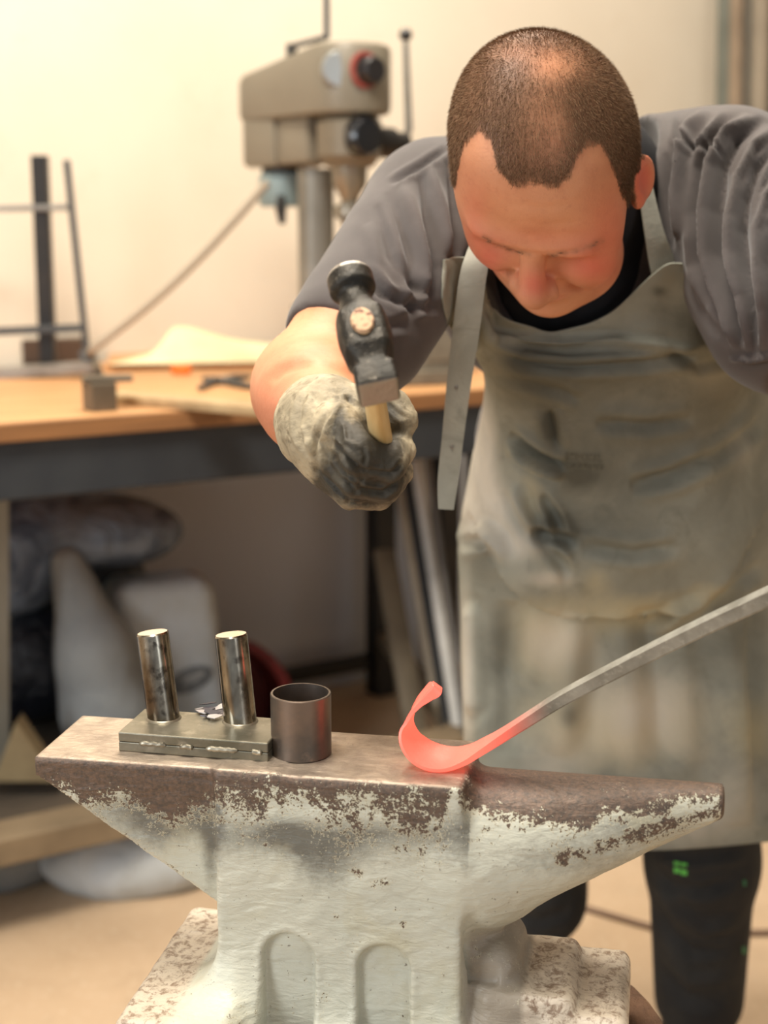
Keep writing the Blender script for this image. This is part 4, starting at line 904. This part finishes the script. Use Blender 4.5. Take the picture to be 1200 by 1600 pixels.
st = [  # viewer-left shoulder and sleeve
 ([(700, 232), (655, 262), (608, 288)], 5, -.0035), ([(700, 250), (712, 330), (716, 400)], 8, -.006), ([(672, 262), (690, 330), (700, 400)], 8, .005), ([(655, 270), (668, 340), (680, 420), (672, 480)], 8, -.006),
 ([(628, 285), (650, 350), (668, 430)], 9, .004), ([(606, 300), (634, 380), (652, 460), (640, 500)], 9, -.004), ([(590, 320), (612, 400), (640, 440), (680, 470)], 9, -.003), ([(575, 350), (590, 420), (620, 470)], 10, .0025),
 ([(560, 420), (600, 460), (650, 480), (690, 480)], 8, -.004), ([(470, 482), (520, 528), (600, 588)], 5, .0015), ([(545, 470), (600, 510), (640, 505)], 9, -.0025),
 # viewer-right shoulder, yoke and the big gathered sleeve
 ([(1062, 170), (1058, 215), (1075, 225), (1085, 232)], 5, -.006), ([(1105, 168), (1075, 200), (1066, 240), (1062, 300), (1060, 370)], 8, .010), ([(1085, 232), (1100, 222), (1130, 245)], 4, -.004),
 ([(1140, 178), (1108, 215), (1092, 260), (1084, 330), (1090, 410), (1110, 480)], 7, -.009), ([(1170, 180), (1130, 212), (1110, 260), (1102, 330), (1108, 400), (1130, 480), (1150, 540)], 7, .008),
 ([(1195, 185), (1155, 215), (1132, 260), (1122, 330), (1126, 400), (1146, 470), (1160, 545)], 7, -.009), ([(1210, 200), (1175, 230), (1152, 280), (1142, 340), (1144, 400), (1160, 460)], 7, .008), ([(1215, 225), (1185, 260), (1168, 310), (1160, 360), (1164, 420), (1176, 490), (1180, 550)], 7, -.009),
 ([(1220, 270), (1195, 310), (1182, 360), (1184, 420), (1192, 480)], 7, .007), ([(1225, 320), (1208, 350), (1200, 410), (1204, 480), (1206, 540)], 7, -.007),
 ([(1040, 240), (1048, 320), (1050, 390)], 6, -.004), ([(1140, 560), (1175, 562), (1205, 556)], 5, .004), ([(1080, 420), (1105, 470), (1135, 520)], 8, .004)]
V = folds(V, Q, [(a, b*.85, c*1.45) for a, b, c in st], 0)
V = V+vnormals(V, Q)*(vnoise(V, 45, 11, 2)*.0012)[:, None]
tt = MT('grey_jersey', (80, 73, 70), .9); tt.b.inputs['Sheen Weight'].default_value = .2; tt.b.inputs['Sheen Roughness'].default_value = .5; tt.var(8, (68, 62, 60), .35, .7).var(40, (88, 80, 77), .5, .8, .5).bump(tt.noise(900, 2), .0003, .4); M_SHIRT = tt.done()
SHV = (V, Q); shirt_o = qmesh('t_shirt', V, Q, M_SHIRT, person)
def ribbon(name, pts, mat, parent, th=.0022, label=None, n=6, off=0.0):
    """pts: (px, py, depth, width px, tilt depth across)"""
    c = np.array([[*P(a[0], a[1], a[2]), a[3]*a[2]/FPX, a[4]] for a in pts]); c = crom(c, n); W = []
    T = np.gradient(c[:, :3], axis=0); T /= np.linalg.norm(T, axis=1)[:, None]
    for i in range(len(c)):
        s_ = RT*1.0+FW*c[i, 4]; s_ = s_-T[i]*(s_@T[i]); s_ /= np.linalg.norm(s_); n_ = np.cross(s_, T[i]); n_ = n_*(-1 if n_@FW > 0 else 1)
        for a, b in ((-1, 0), (-.4, .0006/th), (.4, .0006/th), (1, 0), (1, -1), (.4, -1), (-.4, -1), (-1, -1)): W.append(c[i, :3]+s_*a*c[i, 3]/2+n_*b*th)
    k = 8; Qr = [[i*k+j, i*k+(j+1) % k, (i+1)*k+(j+1) % k, (i+1)*k+j] for i in range(len(c)-1) for j in range(k)]
    m0 = (len(c)-1)*k; Qr += [[0, 3, 2, 1], [0, 5, 4, 3], [0, 7, 6, 5], [m0, m0+1, m0+2, m0+3], [m0, m0+3, m0+4, m0+5], [m0, m0+5, m0+6, m0+7]]
    o = qmesh(name, np.array(W), np.array(Qr), mat, parent)
    o.data.set_sharp_from_angle(angle=.7)
    if label: o['label'] = label
    return o
# ------------------------------------------------------------------ apron
ROWS = [
 [(692, 406, 1.365), (718, 402, 1.375), (748, 412, 1.390), (772, 486, 1.435), (862, 520, 1.445), (950, 492, 1.440), (1018, 432, 1.420), (1044, 413, 1.412), (1066, 412, 1.412)],
 [(692, 450, 1.385), (716, 452, 1.392), (742, 466, 1.405), (776, 512, 1.448), (864, 543, 1.450), (955, 522, 1.450), (1030, 478, 1.440), (1068, 462, 1.430), (1098, 460, 1.435)],
 [(706, 515, 1.430), (724, 520, 1.430), (752, 530, 1.445), (800, 560, 1.450), (872, 580, 1.448), (962, 570, 1.450), (1060, 545, 1.460), (1112, 535, 1.480), (1146, 540, 1.52)],
 [(775, 592, 1.60), (756, 588, 1.55), (772, 600, 1.51), (830, 620, 1.490), (895, 628, 1.485), (985, 622, 1.488), (1080, 606, 1.50), (1150, 590, 1.54), (1200, 580, 1.60)],
 [(790, 665, 1.70), (752, 660, 1.63), (762, 672, 1.56), (826, 690, 1.525), (905, 695, 1.518), (995, 690, 1.520), (1095, 675, 1.54), (1178, 655, 1.60), (1240, 640, 1.68)],
 [(770, 755, 1.82), (730, 750, 1.70), (750, 760, 1.61), (825, 775, 1.560), (910, 780, 1.550), (1000, 776, 1.552), (1102, 760, 1.57), (1195, 735, 1.64), (1268, 720, 1.76)],
 [(760, 850, 1.90), (717, 842, 1.74), (742, 855, 1.65), (822, 866, 1.592), (910, 872, 1.578), (1002, 870, 1.580), (1108, 846, 1.60), (1212, 815, 1.67), (1290, 800, 1.82)],
 [(760, 925, 1.92), (718, 915, 1.77), (744, 922, 1.69), (822, 922, 1.650), (910, 926, 1.635), (1002, 926, 1.637), (1110, 912, 1.66), (1216, 890, 1.72), (1290, 880, 1.86)],
 [(765, 1010, 1.93), (722, 1005, 1.79), (748, 1010, 1.715), (825, 1010, 1.690), (912, 1012, 1.680), (1004, 1012, 1.680), (1110, 1006, 1.70), (1212, 1000, 1.76), (1285, 995, 1.88)],
 [(765, 1130, 1.94), (724, 1130, 1.80), (750, 1132, 1.73), (826, 1134, 1.705), (915, 1136, 1.695), (1005, 1136, 1.695), (1110, 1132, 1.71), (1212, 1128, 1.76), (1280, 1125, 1.88)],
 [(770, 1240, 1.93), (728, 1240, 1.80), (754, 1243, 1.735), (830, 1246, 1.71), (918, 1250, 1.70), (1008, 1250, 1.70), (1112, 1247, 1.715), (1212, 1242, 1.76), (1275, 1238, 1.87)],
 [(775, 1318, 1.92), (735, 1318, 1.80), (762, 1322, 1.74), (835, 1326, 1.715), (920, 1329, 1.705), (1010, 1329, 1.705), (1112, 1324, 1.72), (1212, 1316, 1.76), (1270, 1312, 1.86)]]
R_ = np.array([[P(*c) for c in row] for row in ROWS])              # rows x cols x 3
nu, nv = 30, 20
A1 = np.stack([crom(R_[i], nu) for i in range(len(R_))]); A2 = crom(A1.reshape(len(R_), -1), nv).reshape(-1, A1.shape[1], 3)
nr, nc = A2.shape[:2]; V = A2.reshape(-1, 3); I = np.arange(nr*nc).reshape(nr, nc)
Q = np.stack([I[:-1, :-1], I[1:, :-1], I[1:, 1:], I[:-1, 1:]], -1).reshape(-1, 4)
# apron cloth may not dip into the shirt
ast = [([(748, 522), (800, 530), (880, 536), (960, 532), (1040, 540), (1080, 555)], 7, .0035), ([(752, 548), (820, 568), (900, 574), (1000, 570), (1060, 560), (1140, 545)], 7, -.004), ([(760, 585), (830, 600), (880, 612), (905, 625)], 7, -.004),
 ([(1040, 545), (1090, 570), (1140, 560)], 8, -.004), ([(795, 680), (830, 705), (862, 722), (880, 728)], 7, -.006), ([(800, 700), (840, 728), (880, 742)], 7, .005), ([(845, 775), (862, 800), (880, 835)], 7, -.004), ([(800, 760), (818, 800), (835, 830)], 8, .004),
 ([(930, 660), (1010, 665), (1080, 655)], 9, -.003), ([(985, 760), (1050, 745), (1120, 710), (1190, 660)], 10, -.005), ([(1180, 620), (1150, 680), (1100, 720)], 10, .004), ([(830, 832), (870, 842), (900, 850)], 8, -.006), ([(832, 830), (868, 870), (890, 900)], 8, -.003),
 ([(740, 835), (755, 830), (775, 845), (790, 875)], 9, .005), ([(725, 850), (750, 845)], 8, -.005), ([(910, 855), (990, 865), (1060, 855)], 9, -.003), ([(870, 700), (862, 660), (858, 640)], 8, -.003),
 ([(900, 960), (890, 1060), (880, 1180)], 22, .005), ([(1010, 950), (1030, 1060), (1040, 1200)], 26, -.006), ([(800, 940), (790, 1060), (800, 1180)], 26, -.006), ([(1130, 940), (1140, 1060), (1150, 1290)], 24, .006), ([(1185, 920), (1180, 1080), (1190, 1290)], 12, -.005), ([(735, 960), (740, 1100)], 10, .004), ([(1020, 1000), (1060, 960), (1110, 940)], 9, .004), ([(1100, 960), (1140, 930), (1190, 880)], 9, -.004),
 ([(700, 420), (702, 480), (716, 515)], 6, .002), ([(760, 470), (758, 510), (775, 545)], 6, .004), ([(742, 440), (744, 500), (752, 560)], 5, -.004)]
px, py, _ = project(V); FL = [(730, 800), (768, 842), (800, 875), (832, 900), (880, 922), (930, 930), (1000, 930), (1070, 922), (1120, 885), (1160, 840), (1215, 780)]
dd_, _, tt_ = pdist(px, py, FL); abv_ = py < np.interp(px, [a for a, b in FL], [b for a, b in FL]); N0 = vnormals(V, Q); N0 *= -np.sign((N0*(V-CAM)).sum(1))[:, None]
wt = np.clip(np.minimum(tt_, 1-tt_)*6, 0, 1)                     # the bib sags over the waist and hangs in a lip
V = V+N0*(wt*np.where(abv_, .016*np.exp(-(dd_/46)**2), -.034*np.exp(-(dd_/30)**2)))[:, None]; V[:, 2] -= wt*abv_*.022*np.exp(-(dd_/30)**2); V[:, 2] += wt*(~abv_)*.006*np.exp(-(dd_/14)**2)
V = folds(V, Q, [(a, b, c*(1.6 if a[0][1] < 660 else 2.3)) for a, b, c in ast], 1); px0_, py0_, _ = project(V)
sbv = surf_bvh(*SHV); lft = np.where((px0_ < 775) & (py0_ < 560))[0]
for k in lft:                                                # the bib corner lies over the shirt
    r = Vector((V[k]-CAM).tolist()); L = r.length; h = sbv.ray_cast(Vector(CAM.tolist()), r/L)
    if h[0] is not None and h[3]-.005 < L: V[k] = CAM+(V[k]-CAM)*((h[3]-.005)/L)
N_ = vnormals(V, Q); sgn = -1 if (N_*(V-CAM)).sum() > 0 else 1
V = V+N_*sgn*(vnoise(V, 22, 21, 2)*.003)[:, None]+N_*sgn*(vnoise(V, 90, 23, 2)*.0006)[:, None]
px, py, _ = project(V)
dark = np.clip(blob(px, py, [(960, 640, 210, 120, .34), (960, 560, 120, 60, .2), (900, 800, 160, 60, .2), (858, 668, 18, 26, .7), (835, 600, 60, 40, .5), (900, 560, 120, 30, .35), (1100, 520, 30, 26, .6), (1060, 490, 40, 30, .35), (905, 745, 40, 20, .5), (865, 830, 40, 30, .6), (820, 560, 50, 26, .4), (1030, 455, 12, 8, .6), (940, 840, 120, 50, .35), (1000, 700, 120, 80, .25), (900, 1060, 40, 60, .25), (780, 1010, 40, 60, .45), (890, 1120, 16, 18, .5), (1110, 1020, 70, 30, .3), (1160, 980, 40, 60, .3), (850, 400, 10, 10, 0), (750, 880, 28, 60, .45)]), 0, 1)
pale = np.clip(blob(px, py, [(980, 1130, 220, 130, .22), (1150, 1240, 60, 60, .35), (860, 1200, 60, 60, .3), (752, 690, 26, 90, .9), (760, 800, 50, 50, .85), (815, 850, 50, 30, .6), (1110, 590, 60, 40, .3), (870, 1000, 60, 50, .55), (1000, 1110, 90, 70, .5), (1050, 1290, 100, 40, .5), (728, 1050, 14, 160, .6), (860, 905, 50, 16, .5), (1160, 700, 40, 50, .3)]), 0, 1)  # pale patches; those down the left edge paint its lit side into the colour
tan_ = np.clip(blob(px, py, [(860, 1000, 70, 70, .6), (930, 905, 26, 22, .35), (1000, 1120, 110, 60, .6), (1000, 960, 90, 30, .6), (1120, 930, 60, 24, .4), (1180, 1150, 40, 60, .4), (930, 1150, 120, 60, .4), (830, 780, 20, 70, .4)]), 0, 1)
def leather(name, th_attr=True, base=(150, 150, 136)):
    tt = MT(name, base, .72); tt.var(5, tuple(int(c*.88) for c in base), .35, .65, dist=.8).var(14, (166, 164, 148), .5, .75, .7, dist=.6).var(22, (104, 106, 94), .58, .76, .6, dist=1).var(70, (132, 130, 114), .6, .75, .4)
    if th_attr:
        n = tt.noise(12, 5, .7, dist=1)
        tt.mix(tt.ramp(tt.math('ADD', tt.attr('tan'), tt.math('MULTIPLY', n, .5)), .38, 1.0, 0, .85), (200, 184, 142))
        tt.mix(tt.ramp(tt.math('ADD', tt.attr('pale'), tt.math('MULTIPLY', n, .4)), .38, .95, 0, .85), (216, 207, 190))
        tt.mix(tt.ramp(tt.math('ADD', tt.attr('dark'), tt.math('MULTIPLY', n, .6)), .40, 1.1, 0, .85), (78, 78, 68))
    return tt.bump(tt.noise(18, 5, .65, dist=.5), .004, .45).bump(tt.noise(260, 3), .0006, .5).done()
M_APRON = leather('apron_leather'); M_STRAP = leather('strap_leather', False, (160, 158, 144))
ap = qmesh('apron', V, Q, M_APRON, person, {'dark': dark, 'pale': pale, 'tan': tan_}); s_ = ap.modifiers.new('thickness', 'SOLIDIFY'); s_.thickness = .0024; s_.offset = -1 if sgn > 0 else 1
ap['label'] = 'stained grey green leather apron'
APV, APQ = V, Q
abv = surf_bvh(V, Q)
def on_surf(bv, x, y, off):
    r = Vector(ray(x, y).tolist()).normalized(); h = bv.ray_cast(Vector(CAM.tolist()), r)
    if h[0] is None: return None
    n = h[1] if h[1].dot(r) < 0 else -h[1]; return h[0]+n*off
# hem stitching line along the bib edge and the faded stamp
def letters(txt, x0, y0, hpx, ang, mat, name, bv, parent, off=.0026):
    cu = bpy.data.curves.new(name, 'FONT'); cu.body = txt; cu.resolution_u = 2; t = bpy.data.objects.new(name, cu); COL.objects.link(t)
    dg = bpy.context.evaluated_depsgraph_get(); me = bpy.data.meshes.new_from_object(t.evaluated_get(dg)); bpy.data.objects.remove(t)
    ca, sa = math.cos(ang), math.sin(ang); ok = True
    for v in me.vertices:
        a, b = v.co.x*hpx*1.35, -v.co.y*hpx*1.4; q_ = on_surf(bv, x0+a*ca-b*sa, y0+a*sa+b*ca, off)
        if q_ is None: ok = False; break
        v.co = q_
    if ok: return link(name, me, mat, parent, False)
tt = MT('faded_ink', (84, 84, 74), .8); tt.var(300, (130, 130, 116), .5, .6); M_INK = tt.done()
for s_t, x, y in (('STRONG', 882, 716, ), ('CARBON', 881, 730)):
    o = letters(s_t, x, y, 11, .05, M_INK, 'stamp_lettering', abv, ap)
    if o: o['label'] = 'faded dark stamp lettering on the apron'
ribbon('neck_strap', [(1046, 448, 1.436, 46, .1), (1034, 408, 1.428, 40, .1), (1024, 370, 1.418, 32, .15), (1014, 320, 1.412, 26, .2), (1008, 275, 1.412, 20, .3), (1003, 240, 1.420, 18, .4), (990, 205, 1.46, 18, .6), (960, 180, 1.52, 20, .5)], M_STRAP, ap, label='leather neck strap rising behind the ear')
ribbon('hanging_strap', [(752, 372, 1.405, 30, -.2), (746, 400, 1.368, 38, -.1), (738, 440, 1.366, 42, 0), (728, 520, 1.385, 42, 0), (717, 600, 1.400, 38, 0), (708, 680, 1.404, 34, 0), (700, 750, 1.408, 32, 0), (697, 796, 1.410, 24, 0)], M_STRAP, ap, label='loose leather strap end hanging down')
for (x, y) in ((722, 530), (713, 605), (706, 698)):
    m = MB(); q_ = P(x, y, 1.3965+.00004*(y-530)); m.lathe([(0, 0), (.0018, 0), (.0012, .0008), (0, .001)], 12, Matrix.Translation(Vector(q_.tolist()))@Matrix.Rotation(math.pi/2, 4, 'X')); m.build('rivet', M_GREYSTEEL, ap)
# ------------------------------------------------------------------ gloves
def glove_r(p):
    d = hand_r(p, 0)
    c0 = P(500, 655, 1.165); c1 = P(524, 680, 1.125); ax = (c1-c0)/np.linalg.norm(c1-c0)
    cf = rcone(p, c0-ax*.01, c1, .0375, .036); d = su(d, cf, .018)
    d = np.maximum(d, -((p-A3(c0))@A3(ax)))
    inner = rcone(p, c0-ax*.03, c0+ax*.018, .0345, .031); return np.maximum(d, -inner)
V, Q = model(glove_r, P(540, 700, 1.12)-np.array([.09, .10, .09]), P(540, 700, 1.12)+np.array([.09, .11, .09]), .0016, 1)
V = folds(V, Q, [([(548, 605), (520, 640), (500, 690), (505, 740), (530, 775)], 5, .003), ([(530, 625), (505, 660), (492, 700), (500, 740)], 5, -.0025), ([(520, 690), (545, 720), (575, 740)], 4, -.002), ([(490, 640), (478, 670), (485, 710)], 5, .002), ([(470, 625), (465, 665), (475, 705)], 4, -.0015), ([(520, 720), (545, 755), (580, 768)], 4, -.0025), ([(510, 745), (540, 780), (575, 788)], 4, .0015), ([(500, 610), (540, 612), (555, 640)], 4, -.002), ([(535, 660), (540, 690), (560, 700)], 4, .002), ([(600, 625), (615, 640), (635, 655)], 4, -.002), ([(530, 735), (550, 745), (570, 770)], 3, -.0015), ([(512, 688), (538, 712), (562, 736), (612, 742), (630, 722)], 4, -.0035), ([(508, 722), (530, 748), (556, 768), (600, 770), (622, 752)], 4, -.0035), ([(520, 752), (548, 786), (585, 788)], 3, -.0025), ([(566, 700), (572, 712), (568, 726)], 3, -.0015), ([(560, 735), (566, 748), (560, 762)], 3, -.0015), ([(470, 610), (456, 640), (458, 680), (474, 718)], 3, .0016), ([(482, 606), (468, 640), (470, 680), (486, 722)], 3, -.0016)], 0)
V = V+vnormals(V, Q)*(vnoise(V, 130, 31, 2)*.0012-np.abs(vnoise(V, 330, 33, 2))*.0009)[:, None]
px, py, _ = project(V)
soot = np.clip(blob(px, py, [(560, 690, 30, 40, .75), (600, 700, 30, 60, .85), (575, 760, 55, 34, .8), (530, 660, 12, 40, .5), (520, 740, 30, 30, .4), (600, 640, 20, 14, .2), (505, 760, 20, 20, .3), (545, 620, 10, 10, .3)]), 0, 1)
tt = MT('glove_leather', (176, 162, 134), .7); tt.var(30, (140, 128, 104), .4, .62, dist=.8).var(90, (110, 98, 76), .56, .68, .8)
n = tt.noise(45, 5, .7, dist=1); tt.mix(tt.ramp(tt.math('ADD', tt.attr('soot'), tt.math('MULTIPLY', n, .8)), .45, .88, 0, .95), (48, 43, 33)); tt.bump(tt.noise(60, 4, .6, dist=.6), .003, .6).bump(tt.noise(500, 2), .0004, .4); M_GLOVE = tt.done()
qmesh('glove', V, Q, M_GLOVE, person, {'soot': soot})['label'] = 'worn sooty leather work glove gripping the hammer'
def glove_l(p):
    d = hand_l(p, 0); ax = HL0-WR_L; ax /= np.linalg.norm(ax); c0 = WR_L-ax*.03; d = su(d, rcone(p, c0, WR_L+ax*.03, .042, .036), .012); d = np.maximum(d, -((p-A3(c0))@A3(ax)))
    return d
V, Q = model(glove_l, HL0-np.array([.09, .09, .09]), HL0+np.array([.11, .19, .16]), .003, 1)
qmesh('glove', V, Q, M_GLOVE, person, {'soot': np.full(len(V), .3)})['label'] = 'leather work glove holding the steel bar'
# ------------------------------------------------------------------ trousers and boots
def trousers(p):
    d = None
    for hp, k, a, r0, r1, r2 in ((HIP_L, KN_L, AN_L, .10, .073, .064), (HIP_R, KN_R, AN_R, .10, .066, .058)):
        e = su(rcone(p, hp, k, r0, r1), rcone(p, k, a+np.array([0, 0, .03]), r1, r2), .03); d = e if d is None else su(d, e, .02)
    d = su(d, ell(p, PEL, (.16, .115, .10)), .04)
    return np.maximum(np.maximum(d, .055-p[:, 2]), p[:, 2]-.93)
V, Q = model(trousers, (-.02, 1.62, .05), (.62, 2.3, .98), .005, 2)
V = folds(V, Q, [([(1022, 1360), (1050, 1385), (1100, 1392), (1150, 1375)], 8, -.008), ([(1025, 1385), (1060, 1430), (1100, 1455), (1160, 1440)], 9, .009), ([(1022, 1400), (1045, 1455), (1085, 1490), (1140, 1488)], 8, -.009), ([(1020, 1340), (1080, 1355), (1170, 1340)], 8, .006), ([(1035, 1480), (1080, 1530), (1150, 1530)], 10, .007), ([(1030, 1510), (1070, 1560), (1130, 1570)], 10, -.007), ([(790, 1420), (840, 1440), (890, 1425)], 9, -.006), ([(800, 1460), (850, 1480), (890, 1470)], 9, .006)], 1)
tt = MT('work_trousers', (34, 34, 34), .85); tt.var(12, (46, 45, 42), .4, .7).bump(tt.noise(14, 4, dist=1), .006, .6).bump(tt.noise(500, 2), .0004, .4)
tr = qmesh('trousers', V, Q, tt.done(), person); tbv = surf_bvh(V, Q)
M_GREEN = simple('green_tab', (96, 196, 84), .6); M_GREEN2 = simple('green_tab_dark', (50, 120, 80), .6)
for x0, y0, x1, y1, mt_ in ((1054, 1347, 1063, 1363, M_GREEN), (1065, 1349, 1074, 1367, M_GREEN), (1158, 1478, 1164, 1490, M_GREEN2), (1160, 1374, 1164, 1384, M_GREEN2)):
    vs = [on_surf(tbv, x, y, .002) for x, y in ((x0, y0), (x1, y0+1), (x1, y1), (x0, y1-1))]
    if all(v is not None for v in vs):
        me = bpy.data.meshes.new('logo_tab'); bk = [v+Vector((0, .0012, 0)) for v in vs]; me.from_pydata(vs+bk, [], [(0, 1, 2, 3), (7, 6, 5, 4), (0, 4, 5, 1), (1, 5, 6, 2), (2, 6, 7, 3), (3, 7, 4, 0)]); link('logo_tab', me, mt_, tr, False)['label'] = 'small green stitched tab'
for a in (AN_L, AN_R):
    def boot(p, a=a):
        d = rcone(p, a+np.array([0, 0, .10]), a+np.array([0, .01, -.03]), .048, .046); d = su(d, rcone(p, a+np.array([0, -.01, -.04]), a+np.array([0, -.17, -.048]), .044, .038), .04)
        return np.maximum(d, .001-p[:, 2])
    V, Q = model(boot, a-np.array([.08, .24, .12]), a+np.array([.08, .09, .18]), .005, 2)
    o = qmesh('boot', V, Q, simple('boot_leather', (44, 38, 34), .5), person)
